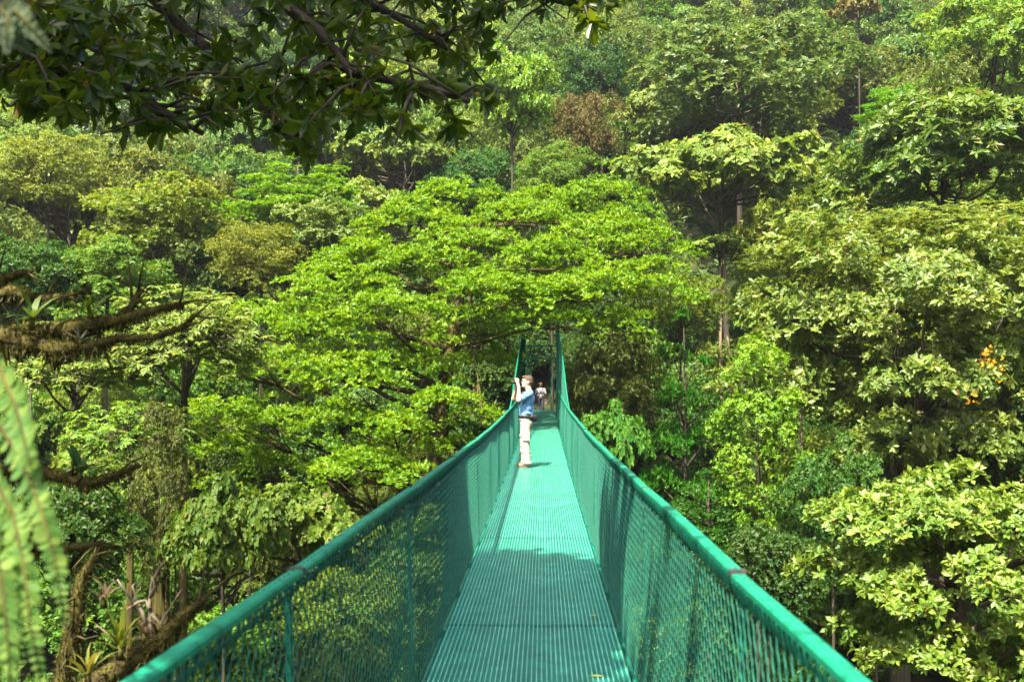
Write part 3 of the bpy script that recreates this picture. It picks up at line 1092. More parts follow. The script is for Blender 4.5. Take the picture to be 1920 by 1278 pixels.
named(960, 190, 82, 95, 53, 'broad', 1, (.115, .19, .018), 'hillside_tree', 'bright yellow-green large-leaved tree beside the rust-brown tree')
named(1610, 20, 45, 40, 80, 'open', 1, (.14, .11, .045), 'flowering_tree', 'golden feathery crown at the top of the hillside')

# left of the bridge
named(345, 655, 155, 120, 25, 'palmate', 0, (.115, .145, .050), 'umbrella_leaf_tree', 'pale tree of umbrella-shaped palmate leaves left of the tiered tree', bark='bark_moss', stem=.15)
named(140, 700, 150, 110, 25, 'palmate', 1, (.11, .145, .042), 'umbrella_leaf_tree', 'pale tree of umbrella-shaped palmate leaves behind the mossy limbs', bark='bark_moss', stem=.14)
named(245, 830, 120, 90, 23, 'palmate', 1, (.09, .15, .028), 'umbrella_leaf_tree', 'lower palmate-leaved tree in shade above the bare dead branches', bark='bark_moss', stem=.12)
named(300, 940, 55, 190, 20, 'vine', 1, (.055, .062, .018), 'vine_covered_trunk', 'tall tree trunk wrapped in brownish hanging vines', bark='bark_moss', stem=.28)
named(490, 490, 95, 75, 42, 'fine', 0, (.105, .115, .014), 'leafy_shrub', 'golden-leaved shrub left of the tiered tree', 'shrub')
named(600, 445, 100, 70, 44, 'broad', 1, (.095, .135, .035), 'leafy_shrub', 'pale green shrub with drooping leaves behind the tiered tree', 'shrub')
named(300, 420, 130, 85, 47, 'round', 2, (.105, .135, .022), 'leafy_shrub', 'wide olive-yellow rounded tree left of the golden shrub')
named(90, 330, 120, 90, 52, 'fine', 2, (.12, .14, .030), 'leafy_shrub', 'olive-yellow domed tree under the overhanging branches')
named(560, 345, 130, 60, 52, 'layer', 0, (.075, .15, .012), 'layered_tree', 'wide bright green tiered tree below the overhanging branches')
named(200, 530, 120, 70, 36, 'round', 1, (.065, .12, .018), 'leafy_shrub', 'mid green rounded tree above the palmate-leaved trees')
named(60, 520, 90, 80, 34, 'round', 0, (.03, .075, .014), 'leafy_shrub', 'dark green rounded tree behind the upper mossy limb')
named(560, 1010, 125, 105, 21, 'open', 1, (.075, .11, .014), 'leafy_shrub', 'yellowish small-leaved shrub low beside the left handrail', 'shrub')
named(420, 1030, 105, 130, 19, 'open', 0, (.055, .090, .014), 'leafy_shrub', 'sparse olive shrub beside the vine-wrapped trunk', 'shrub')
named(640, 1150, 110, 90, 17, 'fine', 0, (.085, .125, .014), 'leafy_shrub', 'fine-leaved shrub seen through the left chain link', 'shrub')
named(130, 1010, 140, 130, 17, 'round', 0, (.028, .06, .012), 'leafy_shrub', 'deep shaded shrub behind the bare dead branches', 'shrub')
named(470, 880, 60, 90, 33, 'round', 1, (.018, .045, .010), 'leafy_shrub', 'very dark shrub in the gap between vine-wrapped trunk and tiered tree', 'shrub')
named(850, 1100, 150, 120, 24, 'round', 1, (.045, .085, .014), 'leafy_shrub', 'green shrub filling the ravine beneath the bridge', 'shrub')
named(1010, 640, 60, 50, 62, 'round', 1, (.022, .05, .012), 'leafy_shrub', 'dark shrub at the end of the path behind the tower', 'shrub')

# hillside trees
KINDS = [('round', 0, G_MID, 'mid green round-crowned tree in the hillside forest'), ('round', 1, G_OL, 'olive green round-crowned tree in the hillside forest'),
         ('fine', 0, (.10, .13, .035), 'pale fine-leaved tree in the hillside forest'), ('fine', 2, G_DK, 'dark fine-leaved tree in the hillside forest'),
         ('broad', 0, (.07, .125, .022), 'glossy large-leaved tree in the hillside forest'), ('open', 0, (.11, .145, .04), 'open pale-leaved tree in the hillside forest'),
         ('round', 2, G_YL, 'yellow-green round-crowned tree in the hillside forest'), ('layer', 0, (.07, .14, .014), 'tiered bright green tree in the hillside forest'),
         ('vine', 0, (.05, .075, .018), 'tall vine-draped tree in the hillside forest'), ('fine', 1, (.055, .095, .03), 'grey-green fine-leaved tree in the hillside forest')]
rh = random.Random(12)
MARKS = [('the umbrella tree', P(1352, 345, 50)), ('the small vivid tiered tree', P(1680, 187, 66)), ('the huge grey-green domed tree', P(1385, 165, 64)),
         ('the big yellow-green flank tree', P(1860, 100, 62)), ('the rust-brown tree', P(1100, 250, 57)), ('the golden feathery crown', P(1610, 20, 80)),
         ('the golden-leaved shrub', P(490, 490, 42)), ('the wide bright tiered tree', P(560, 345, 52)), ('the olive-yellow domed tree', P(90, 330, 52)),
         ('the path beyond the tower', Vector((0, 52, 0))), ('the dark rounded tree', P(60, 520, 34))]


def place_words(tx, ty, r_, lo, hi):
    nm, q = min(MARKS, key=lambda m: math.hypot(m[1].x - tx, m[1].y - ty))
    dy = ty - q.y
    dist = math.hypot(q.x - tx, dy)
    rel = 'well uphill of' if dy > 22 else 'uphill of' if dy > 5 else 'downhill of' if dy < -5 else 'near' if dist < 9 else 'level with'
    size = 'small' if r_ < lo else 'large' if r_ > hi else ''
    return size, rel + ' ' + nm


yy = 45.0
row = 0
while yy < 122:
    x = -.62 * yy - 7 + (row % 2) * 3
    while x < .56 * yy + 8:
        tx, ty = x + rh.uniform(-1.7, 1.7), yy + rh.uniform(-2, 2)
        x += 5.6 + yy * .012
        kd, va, tint, lab = KINDS[rh.choices(range(len(KINDS)), [5, 5, 4, 4, 4, 2, 3, 2, 2, 4])[0]]
        r_ = rh.uniform(2.7, 4.3) + yy * .008
        if ty < 51 and abs(tx - .186 * ty) < 3.2:
            continue
        if abs(tx) < 3.0 and ty < 70:
            continue
        if abs(tx) < 4.2 and ty < 60:
            continue
        if any(math.hypot(tx - fx, ty - fy) < .75 * (fr + r_) for fx, fy, fr in footprints):
            continue
        if ty < 52 and 2 < tx < 16 and rh.random() < .6:
            continue
        hz = gz(tx, ty) + rh.uniform(2.6, 5.6)
        cm, bm_, _ = PROTO[kd, va]
        s = r_ / RX0[kd]
        j = rh.uniform(.75, 1.25)
        t3 = (tint[0] * j * rh.uniform(.9, 1.15), tint[1] * j, tint[2] * j * rh.uniform(.8, 1.3))
        size, words = place_words(tx, ty, r_, 3.5, 4.4)
        lab = ((size + ' ') if size else '') + lab.replace(' in the hillside forest', '') + ' ' + words
        place_tree('hillside_tree', lab, 'tree', 'look-alikes of the ' + lab, cm, bm_, Vector((tx, ty, hz)), (s, s * rh.uniform(.9, 1.1), s * rh.uniform(1.0, 1.45)), t3,
                   rh.uniform(.13, .24), rh.choice(['bark', 'bark', 'bark_pale'] if abs(tx) > 7 else ['bark']), rh.uniform(0, 6.28), Rz0=RZ0[kd])
    yy += 5.2
    row += 1

# shrubs that fill the slopes between the trees
SK = [('round', 0, (.035, .085, .014), 'dark green shrub filling the slope between the trees'), ('fine', 1, (.085, .115, .02), 'olive shrub filling the slope between the trees'),
      ('round', 2, (.06, .12, .016), 'fresh green shrub filling the slope between the trees'), ('broad', 1, (.05, .10, .02), 'large-leaved shrub filling the slope between the trees')]
rs = random.Random(31)
MARK2 = MARKS + [('the slender vine-draped tree', P(1420, 830, 26)), ('the feathery green tree', P(1283, 800, 33)), ('the big spreading tree', P(1680, 650, 28)),
                 ('the near large-leaved tree', P(1790, 1080, 16)), ('the vine-wrapped trunk', P(300, 940, 20)), ('the pale palmate-leaved trees', P(240, 680, 25)),
                 ('the vivid tiered tree', P(820, 700, 33.5)), ('the mossy bare limbs', Vector((-3.6, 4.8, 0))), ('the middle of the bridge', Vector((0, 20, 0)))]


def slope_words(tx, ty, r_):
    nm, q = min(MARK2, key=lambda m: math.hypot(m[1].x - tx, m[1].y - ty))
    dy = ty - q.y
    rel = 'behind' if dy > 2.5 else 'in front of' if dy < -2.5 else 'beside'
    return ('small' if r_ < 1.85 else 'large' if r_ > 2.3 else ''), 'in the ravine ' + rel + ' ' + nm


ns = 0
cells = []
for yq in np.arange(9, 58, 3.4):
    for xq in np.arange(-.6 * yq - 4, .55 * yq + 5, 3.6):
        cells.append((xq + rs.uniform(-1.3, 1.3), yq + rs.uniform(-1.3, 1.3)))
for (tx, ty) in cells:
    r_ = rs.uniform(1.5, 2.6)
    if 34 < ty < 50 and abs(tx - .186 * ty) < 2.4:
        continue
    if (abs(tx - BX) < r_ + 1.0 and 40 < ty < 60) or (ty < 16 and abs(tx) < 4) or ty > 57:
        continue
    kd, va, tint, lab = SK[rs.choices(range(4), [5, 3, 4, 3])[0]]
    hz = gz(tx, ty) + r_ * .75
    if abs(tx - BX) < r_ + .8:
        hz = min(hz, -3.4 - r_)
    cm, bm_, _ = PROTO[kd, va]
    s = r_ / RX0[kd]
    j = rs.uniform(.8, 1.25)
    size, words = slope_words(tx, ty, r_)
    lab = ((size + ' ') if size else '') + lab.replace(' filling the slope between the trees', '') + ' ' + words
    place_tree('slope_shrub', lab, 'shrub', 'look-alikes of the ' + lab, cm, bm_, Vector((tx, ty, hz)), (s, s, s * rs.uniform(.9, 1.4)), tuple(v * j for v in tint), .045, 'bark', rs.uniform(0, 6.28), Rz0=RZ0[kd])
PS = [(-2.6, 45.5, -.6), (2.5, 45.2, -.5), (-2.9, 48.5, -.2), (2.8, 48.6, .2), (-2.6, 52, .3), (2.6, 52, .4), (-2.2, 55.5, .6), (2.3, 55.2, .6), (0, 59.0, .2), (-3, 46, 2.6), (3.1, 46.5, 2.8), (0, 58, 4.0), (.4, 57, 1.0), (-.8, 61, 3.0), (1.4, 62, 5.0)]
for k, (tx, ty, hz) in enumerate(PS):
    kd, va = [('round', 0), ('fine', 2), ('vine', 1)][k % 3]
    cm, bm_, _ = PROTO[kd, va]
    s = rs.uniform(1.7, 2.1) / RX0[kd]
    place_tree('path_shrub', 'dark leafy shrub crowding the forest path beyond the tower', 'shrub', 'dark leafy shrubs crowding the forest path', cm, bm_, Vector((tx, ty, hz)), (s, s, s * 1.25), (.03, .065, .012), .06, 'bark', rs.uniform(0, 6.28), Rz0=RZ0[kd])

# ---- big spreading tree on the right
cmR, bmR, _ = crown(201, (4.4, 3.6, 3.8), 28, .27, 15, .115, 21, 7, .175, .42, ang=1.0, up=.55, mat='leaf_gloss', tv=T6V, tf=T6F)
place_tree('broadleaf_tree', 'big spreading tree with leathery rosette leaves right of the bridge', 'tree', None, cmR, bmR, P(1680, 650, 28), (1, 1, 1), (.105, .135, .036), .3, 'bark', Rz0=3.7)
rf = np.random.default_rng(9)
bt = bpy.data.objects[[o.name for o in col.objects if o.get('label', '').startswith('big spreading')][0]]
for (px, py, nn) in ((1850, 672, 16), (1862, 690, 10), (1822, 745, 14), (1808, 738, 8)):
    lv = Leaves()
    rosettes(lv, rf, rf.normal(0, .11, (nn, 3)), np.array([[0, -.5, 1.0]]) + rf.normal(0, .3, (nn, 3)), 5, .8, .08, .5)
    fc_ = link('flower_cluster', lv.mesh('flower_cluster', M['leaf_bright']), bt, P(px, py, 24.6) - bt.location, (.52, .30, .02))
    fc_['kind'] = 'stuff'
# ---- nearer large-leaved tree low on the right
cmN, bmN, _ = crown(202, (2.15, 1.9, 1.8), 20, .28, 12, .13, 17, 7, .125, .42, ang=1.0, up=.5, mat='leaf_gloss', tv=T6V, tf=T6F)
place_tree('broadleaf_tree', 'near large-leaved tree low in the ravine right of the handrail', 'tree', None, cmN, bmN, P(1790, 1080, 16), (1, 1, 1), (.105, .15, .034), .13, 'bark', Rz0=1.75)

# ---- the tiered tree beside the tower
PADS = [(860, 395, 115, 36), (1010, 378, 80, 37), (1130, 385, 75, 37), (770, 440, 110, 35.5), (960, 430, 120, 35), (1090, 415, 90, 36),
        (1130, 470, 150, 33.5), (700, 490, 105, 34.5), (890, 480, 140, 34), (1010, 500, 110, 32.5), (1225, 505, 70, 33),
        (800, 525, 130, 33), (640, 560, 120, 32.5), (900, 560, 120, 31.5), (1150, 550, 150, 31), (1030, 560, 90, 31.5),
        (520, 615, 125, 32), (720, 600, 140, 31), (600, 650, 120, 31), (930, 610, 90, 31), (1180, 622, 75, 32), (1060, 610, 60, 31.5),
        (440, 670, 90, 31), (545, 705, 120, 30.5), (670, 735, 110, 29.5), (800, 700, 80, 31.5), (890, 680, 60, 33), (820, 755, 90, 29), (430, 790, 105, 30), (540, 790, 90, 30),
        (430, 860, 85, 29.5), (620, 815, 110, 29), (740, 810, 90, 28.5), (880, 790, 60, 31), (690, 890, 125, 26.5), (600, 900, 60, 27.5), (780, 895, 60, 26.5), (420, 915, 55, 29), (1015, 575, 70, 41.5), (1000, 605, 50, 42), (1040, 600, 50, 42), (1015, 540, 100, 40.5), (1000, 585, 75, 37), (1022, 596, 50, 39), (985, 540, 90, 35.5), (1060, 575, 70, 37.5), (930, 645, 60, 35), (960, 690, 40, 36), (860, 640, 80, 33.5), (740, 660, 80, 32.5), (650, 690, 70, 31.5), (760, 850, 80, 29), (520, 880, 70, 29.5), (850, 850, 55, 30)]
ctr = P(800, 600, 32.5)
base_x, base_y = P(820, 700, 33.5).x, 33.5
tb = Vector((base_x, base_y, gz(base_x, base_y)))
tt = link('tiered_tree', None, loc=tb)
tag(tt, 'wide tiered tree with vivid green flat foliage layers beside the far end of the bridge', 'tree')
pads, rr = [], random.Random(4)
for (px, py, w, d) in PADS:
    c = P(px + rr.uniform(-14, 14), py + rr.uniform(-9, 9), d + rr.uniform(-.8, .8)) - tb
    rx = w * d / F
    pads.append((c.x, c.y, c.z, rx * rr.uniform(.8, 1.05), rx * rr.uniform(.75, 1.0), rx * rr.uniform(.28, .52)))
me, nleaf = pads_crown(301, pads, 12, .125, .40, 'leaf_bright', ang=.72, tuft=.30, nl=7)
link('crown', me, tt, color=(.110, .215, .004))
mb = MB()
top = Vector((1.2, -.5, 9.5 - tb.z * 0 + 8.0))
trunk_pts = [Vector((0, 0, -.6)), Vector((.2, -.1, 4)), Vector((-.1, -.3, 8)), Vector((.3, -.2, 11)), Vector((.8, .2, 14)), Vector((1.4, .6, P(900, 420, 35).z - tb.z))]
mb.tube(trunk_pts, [.42, .34, .29, .24, .15, .05], 9)
mb.build('trunk', M['bark_moss'], tt)
mb = MB()
for (x, y, z, rx, ry, rz_) in pads:
    e = Vector((x, y, z))
    f = max(.25, min(.95, (z - 2.0 - .22 * math.hypot(x, y)) / trunk_pts[-1].z))
    q = f * (len(trunk_pts) - 1)
    i0 = min(int(q), len(trunk_pts) - 2)
    s0 = trunk_pts[i0].lerp(trunk_pts[i0 + 1], q - i0)
    over_b = x + tb.x > -2.5
    if over_b:
        f = .93
        q = f * (len(trunk_pts) - 1)
        s0 = trunk_pts[-2].lerp(trunk_pts[-1], .1 + .5 * rr.random())
        s0 = trunk_pts[2].lerp(trunk_pts[-1], .15 + .6 * rr.random()) if z > 12 else s0
        s0.z = max(s0.z, min(z - .6, trunk_pts[-1].z - .5))
    mid = s0.lerp(e, .5) + Vector((rr.uniform(-.3, .3), rr.uniform(-.3, .3), (.12 if over_b else -.15 * (e - s0).length + .3)))
    m2 = mid.lerp(e, .55) + Vector((rr.uniform(-.25, .25), rr.uniform(-.2, .2), rr.uniform(-.2, .1)))
    e2 = e + Vector((0, 0, -.12))
    mb.tube([s0, s0.lerp(mid, .5) + Vector((rr.uniform(-.12, .12), 0, rr.uniform(-.1, .1))), mid, m2, e2], [v * (.45 if over_b else 1) for v in (.12, .10, .075, .05, .02)], 6)
    for _ in range(7):
        a = rr.uniform(0, 6.28)
        q_ = rr.uniform(.4, .95)
        t_ = Vector((x + rx * q_ * math.cos(a), y + ry * q_ * math.sin(a), z - .02))
        mb.tube([m2, m2.lerp(t_, .5) + Vector((0, 0, -.12)), t_], [.03, .022, .008], 4)
mb.build('branches', M['bark_moss'], tt)

# ------------------------------------------------------------------ overhanging tree at the top left
og = gz(-4.6, 2.5)
over = link('overhanging_tree', None, loc=(-4.6, 2.5, og))
OB = Vector((-4.6, 2.5, og))
tag(over, 'dark glossy-leaved tree with branches hanging over the view above the bridge', 'tree')
rng = np.random.default_rng(88)
rr = random.Random(88)
otr = MB()
oft = [Vector((0, 0, -.6)), Vector((.15, .1, 4)), Vector((.0, .3, 8.5)), Vector((.3, .4, -og + 1.2)), Vector((.7, .7, -og + 3.2)), Vector((1.2, .9, -og + 6.5))]
otr.tube(oft, [.38, .30, .26, .22, .18, .06], 10)
otr.build('trunk', M['bark'], over)
limbs = [[(-4.1, 3.1, 2.2), P(60, -60, 5.2), P(170, 60, 5.0), P(215, 150, 5.0), P(300, 205, 5.0), P(380, 250, 5.0)],
         [(-4.0, 3.2, 2.9), P(330, -170, 5.3), P(480, -30, 5.2), P(600, 60, 5.2), P(660, 140, 5.2), P(790, 160, 5.2), P(880, 190, 5.1)],
         [(-3.9, 3.3, 2.6), P(200, -90, 5.8), P(330, 40, 5.8), P(440, 140, 5.6), P(520, 230, 5.5), P(560, 290, 5.4)],
         [(-3.7, 3.4, 3.6), P(500, -260, 5.8), P(760, -110, 5.9), P(930, -30, 5.9), P(1060, 5, 5.8), P(1130, 20, 5.7)],
         [(-4.0, 3.2, 3.2), P(300, -200, 6.2), P(560, -60, 6.2), P(740, 30, 6.1), P(840, 90, 6.0)],
         [(-4.2, 3.0, 2.0), P(-20, 0, 4.6), P(40, 90, 4.5), P(100, 170, 4.5)],
         [(-3.4, 3.4, 5.0), (-2.6, 5.0, 4.8), (-1.9, 5.4, 4.7), (-1.3, 5.5, 4.6)],
         [(-3.4, 3.2, 5.4), (-2.6, 4.2, 5.2), (-1.9, 4.2, 5.1), (-1.0, 4.4, 5.0)],
         [(-3.4, 3.2, 5.2), (-2.8, 5.1, 5.0), (-2.2, 5.6, 4.9), (-1.6, 5.7, 4.8)],
         [(-3.4, 3.0, 5.6), (-2.6, 3.5, 5.5), (-1.9, 3.3, 5.4), (-1.2, 3.4, 5.3)],
         [(-3.4, 3.0, 5.6), (-2.6, 2.7, 5.5), (-1.9, 2.4, 5.4), (-1.3, 2.4, 5.3)],
         [(-3.5, 3.0, 5.8), (-2.8, 2.0, 5.6), (-2.0, 1.4, 5.5), (-1.4, 1.4, 5.4)],
         [(-3.5, 3.0, 6.0), (-2.8, 0.8, 5.8), (-2.1, 0.2, 5.6), (-1.5, 0.2, 5.5)],
         [(-3.4, 3.2, 5.9), (-2.3, 3.8, 6.1), (-1.4, 3.8, 6.1)],
         [(-3.5, 3.0, 6.2), (-2.6, -0.2, 6.0), (-1.9, -1.2, 5.9)]]
LX = [0, 100, 200, 280, 340, 450, 540, 620, 700, 800, 900, 930, 960, 1010, 1130, 1200]
LY = [180, 205, 225, 250, 200, 225, 315, 240, 268, 260, 235, 160, -10, 10, 45, -60]
ob = MB()
tips, tipdir, vis = [], [], []


def interp_path(p, t):
    q = t * (len(p) - 1)
    i0 = min(int(q), len(p) - 2)
    return Vector(p[i0]).lerp(Vector(p[i0 + 1]), q - i0)


for li, lb in enumerate(limbs):
    lb = [Vector(v) - OB for v in lb]
    ob.tube(lb, [.040 * (1 - .8 * i / (len(lb) - 1)) + .006 for i in range(len(lb))], 7)
    seen = li < 6  # remaining limbs are unseen, laid out so their leaves shade the near deck
    for k in range(46 if seen else 150):
        t = rr.uniform(.18, 1.0)
        s0 = interp_path(lb, t)
        dr = Vector((rr.uniform(-1, 1), rr.uniform(-.8, .8), rr.uniform(-.75, .45)))
        ln = rr.uniform(.22, .62) * (1.0 if seen else 1.15)
        e = s0 + dr.normalized() * ln
        mid = s0.lerp(e, .5) + Vector((0, 0, .05))
        we = e + OB
        if seen and (690 - F * we.z / max(we.y, .5)) > np.interp(1018 + F * we.x / max(we.y, .5), LX, LY) + 25:
            continue
        ob.tube([s0, mid, e], [.012, .009, .005], 4)
        for q in range(3):
            tp = s0.lerp(e, .45 + .55 * q / 2) + Vector((rr.uniform(-.06, .06), rr.uniform(-.06, .06), rr.uniform(-.06, .03)))
            tips.append(tp)
            tipdir.append(dr.normalized() + Vector((0, 0, -.15)))
            vis.append(seen)
ob.build('branches', M['bark'], over)
tips, tipdir, vis = np.array(tips), np.array(tipdir), np.array(vis)
# keep the foliage above the outline that shows in the photograph (limbs in view only)
wp = tips + np.array(OB)
pxx = 1018 + F * wp[:, 0] / np.maximum(wp[:, 1], .5)
pyy = 690 - F * wp[:, 2] / np.maximum(wp[:, 1], .5)
lim = np.interp(pxx, LX, LY)
keep = ~((pyy > lim) & (wp[:, 1] > 1.5)) & (vis | (wp[:, 0] < -.76))
tips, tipdir, vis = tips[keep], tipdir[keep], vis[keep]
lv = Leaves()
rosettes(lv, rng, tips[vis], tipdir[vis], 8, .9, .104, .36, .26, angsd=.3, clump=rng.uniform(0, 1, vis.sum()))
rosettes(lv, rng, tips[~vis], tipdir[~vis], 8, .95, .18, .42, .1, angsd=.3, clump=rng.uniform(0, 1, (~vis).sum()))
link('crown', lv.mesh('crown', M['leaf_over'], T6V, T6F), over, color=(.060, .100, .007))

# ------------------------------------------------------------------ mossy tree at the left
mg = gz(-3.6, 4.8)
MBs = Vector((-3.6, 4.8, mg))
moss_t = link('mossy_tree', None, loc=MBs)
tag(moss_t, 'moss-covered tree with gnarled bare limbs reaching in beside the bridge', 'tree')
mlimbs = [([(-3.45, 4.8, -.25), P(-60, 640, 5.0), P(40, 630, 4.9), P(150, 612, 4.8), P(225, 600, 4.8), P(300, 578, 4.7), P(345, 570, 4.7)], [.09, .075, .065, .055, .04, .022, .010], 1.0),
          ([(-3.45, 4.8, -.2), P(-20, 625, 4.9), P(50, 640, 4.8), P(110, 655, 4.7), P(170, 650, 4.7), P(215, 635, 4.7), P(290, 632, 4.65), P(345, 612, 4.6), P(365, 590, 4.6)], [.085, .07, .06, .05, .036, .026, .018, .012, .006], 1.0),
          ([P(225, 600, 4.8), P(245, 575, 4.8), P(265, 540, 4.8)], [.035, .026, .018], .8),
          ([(-3.45, 4.8, .35), P(-60, 590, 5.2), P(20, 545, 5.1), P(70, 560, 5.1), P(120, 555, 5.0), P(170, 545, 5.0)], [.07, .06, .045, .032, .02, .008], .9),
          ([(-3.5, 4.8, .6), P(-40, 560, 5.2), P(10, 520, 5.2), P(62, 508, 5.2)], [.06, .05, .032, .014], .9),
          ([(-3.5, 4.8, -1.0), P(-20, 880, 5.4), P(80, 885, 5.3), P(170, 905, 5.2), P(220, 890, 5.2), P(258, 872, 5.2)], [.07, .055, .042, .034, .022, .010], .9),
          ([(-3.5, 4.8, -1.4), P(-20, 1010, 5.6), P(110, 1030, 5.6), P(180, 1020, 5.5), P(225, 1026, 5.5)], [.06, .05, .035, .022, .008], .7),
          ([P(60, 1400, 5.4), P(120, 1280, 5.3), P(140, 1170, 5.3), P(155, 1080, 5.3), P(178, 1040, 5.3)], [.085, .075, .06, .045, .02], .7),
          ([P(30, 1380, 4.6), P(200, 1270, 4.5), P(300, 1200, 4.5), P(350, 1150, 4.5), P(385, 1120, 4.5)], [.10, .075, .055, .035, .018], .6)]
mtk = MB()
mtk.tube([(0, 0, -.5), (.1, .1, 3), (0, 0, 6), (.1, 0, -mg - 1.5), (.12, 0, -mg + .7), (-.1, .1, -mg + 2.6)], [.34, .28, .25, .22, .19, .07], 10)
mtk.build('trunk', M['bark_moss'], moss_t)
# the two low limbs spring from the trunk further down
mlimbs[7][0].insert(0, Vector((-3.55, 4.8, -2.6)))
mlimbs[7][1].insert(0, .10)
mlimbs[8][0].insert(0, Vector((-3.55, 4.8, -2.2)))
mlimbs[8][1].insert(0, .11)
lv = Leaves()
rng = np.random.default_rng(55)
for pts, rad, amt in mlimbs:
    pts = [Vector(p) - MBs for p in pts]
    rad = [v * .72 for v in rad]
    b_ = MB()
    b_.tube(pts, rad, 8)
    for _ in range(6):
        q_ = random.uniform(.45, 1) * (len(pts) - 1)
        k_ = min(int(q_), len(pts) - 2)
        a_ = pts[k_].lerp(pts[k_ + 1], q_ - k_)
        v_ = Vector((random.uniform(-.2, 1), random.uniform(-.5, .5), random.uniform(-.7, .8))).normalized() * random.uniform(.08, .26)
        b_.tube([a_, a_ + v_ * .5 + Vector((0, 0, random.uniform(-.03, .03))), a_ + v_], [.009, .006, .0025], 5)
    b_.build('limb', M['bark_moss'], moss_t)
    tot = sum((pts[i + 1] - pts[i]).length for i in range(len(pts) - 1))
    nn = int(tot * 2600 * amt)
    for t in [None]:
        tt_ = rng.uniform(0, 1, nn) * (len(pts) - 1)
        i0 = np.minimum(tt_.astype(int), len(pts) - 2)
        A_ = np.array([list(p) for p in pts])
        fr = (tt_ - i0)[:, None]
        cpt = A_[i0] * (1 - fr) + A_[i0 + 1] * fr
        rd = np.array(rad)[i0] * (1 - fr[:, 0]) + np.array(rad)[i0 + 1] * fr[:, 0]
        dd = sphere_dirs(rng, nn, -1)
        hang_ = (dd[:, 2] < -.1) & (rng.uniform(0, 1, nn) < .5)
        D = dd * .7 + rng.normal(0, .4, dd.shape)
        D[hang_] = np.array([0, 0, -1]) + rng.normal(0, .3, (hang_.sum(), 3))
        tuftn = .6 + 1.1 * np.abs(np.sin(tt_ * 5.1) * np.sin(tt_ * 2.3 + 1))
        L_ = np.where(hang_, rng.uniform(.02, .07, nn) * tuftn, rng.uniform(.012, .035, nn)) * np.clip(rd / .04, .35, 1.3)
        lv.add(cpt + dd * rd[:, None] * .95, D, rng.normal(0, 1, D.shape), L_, np.maximum(.005, L_ * .16), rng.uniform(0, .95, nn))
link('moss', lv.mesh('moss', M['leaf_matte']), moss_t, color=(.055, .052, .006))

# strap-leaved plants sitting on the limbs
def strap_plant(px, py, d, n, L, tint, label, name='bromeliad', group=None, ang=.7, wr=.12, seed=1):
    c = P(px, py, d)
    rg = np.random.default_rng(seed)
    lv = Leaves()
    rosettes(lv, rg, np.zeros((2, 3)), np.array([[0, 0, 1.0], [.1, 0, 1.0]]), n // 2, ang, L, wr, 0, angsd=.35, lsd=.25)
    o = link(name, None, loc=c)
    tag(o, label, 'plant', group)
    link('leaves', lv.mesh('leaves', M['leaf'], TSV, TSF), o, color=tint)
    b_ = MB()
    b_.tube([(0, 0, -.05), (0, 0, .015)], [.018, .012], 6)
    b_.build('root', M['bark_moss'], o)


strap_plant(168, 592, 4.8, 14, .12, (.10, .15, .012), 'green strap-leaved plant growing on the upper mossy limb', seed=3, ang=.6)
strap_plant(60, 600, 4.7, 12, .13, (.09, .14, .02), 'wide-leaved plant on the mossy limb nearest its trunk', seed=4, ang=.9, wr=.2)
strap_plant(40, 622, 4.85, 16, .09, (.17, .11, .035), 'small tan air plant on the fork of the mossy limbs', seed=5, ang=.8, wr=.1)
strap_plant(150, 640, 4.7, 16, .09, (.22, .22, .13), 'small whitish air plant on the lower mossy limb', seed=6, ang=.9, wr=.1)
strap_plant(150, 885, 5.2, 12, .15, (.06, .12, .03), 'broad-leaved plant on the mossy limb above the dead branches', seed=7, ang=.9, wr=.25)
strap_plant(225, 1215, 4.4, 22, .15, (.12, .15, .014), 'yellow-green bromeliad rosette on the low mossy limb', seed=8, ang=.6, wr=.13)
strap_plant(165, 1265, 4.3, 18, .11, (.14, .15, .02), 'small yellowish bromeliad at the foot of the low mossy limb', seed=9, ang=.8, wr=.13)
strap_plant(270, 1190, 4.5, 12, .08, (.11, .065, .035), 'withered reddish bromeliad on the low mossy limb', seed=10, ang=.9, wr=.14)
strap_plant(195, 1120, 4.8, 14, .08, (.10, .06, .035), 'withered reddish bromeliad among the dead branches', seed=11, ang=1.0, wr=.14)

# bare dead branches rising from the low limb
dr_ = random.Random(17)
db = link('dead_branch', None, loc=P(285, 1205, 4.5))
tag(db, 'bare pale dead branches standing up from the low mossy limb', 'branch')
d0 = P(285, 1205, 4.5)
DBR = [[(285, 1205), (280, 1130), (285, 1090), (300, 1062), (312, 1048)], [(283, 1180), (262, 1150), (245, 1120), (228, 1098), (220, 1085)],
       [(276, 1180), (268, 1150), (256, 1120), (248, 1098), (252, 1094)], [(285, 1150), (300, 1170), (325, 1130), (340, 1105)],
       [(280, 1140), (272, 1125), (260, 1128), (240, 1140), (226, 1170)], [(283, 1190), (240, 1200), (205, 1190), (180, 1170)], [(281, 1120), (290, 1100), (286, 1080)]]
for br in DBR:
    b_ = MB()
    n_ = len(br)
    b_.tube([P(x, y_, 4.5 + dr_.uniform(-.05, .05) + .04 * math.sin(i)) - d0 for i, (x, y_) in enumerate(br)], [.010 * (1 - .7 * i / (n_ - 1)) for i in range(n_)], 6)
    b_.build('stick', M['twig'], db)

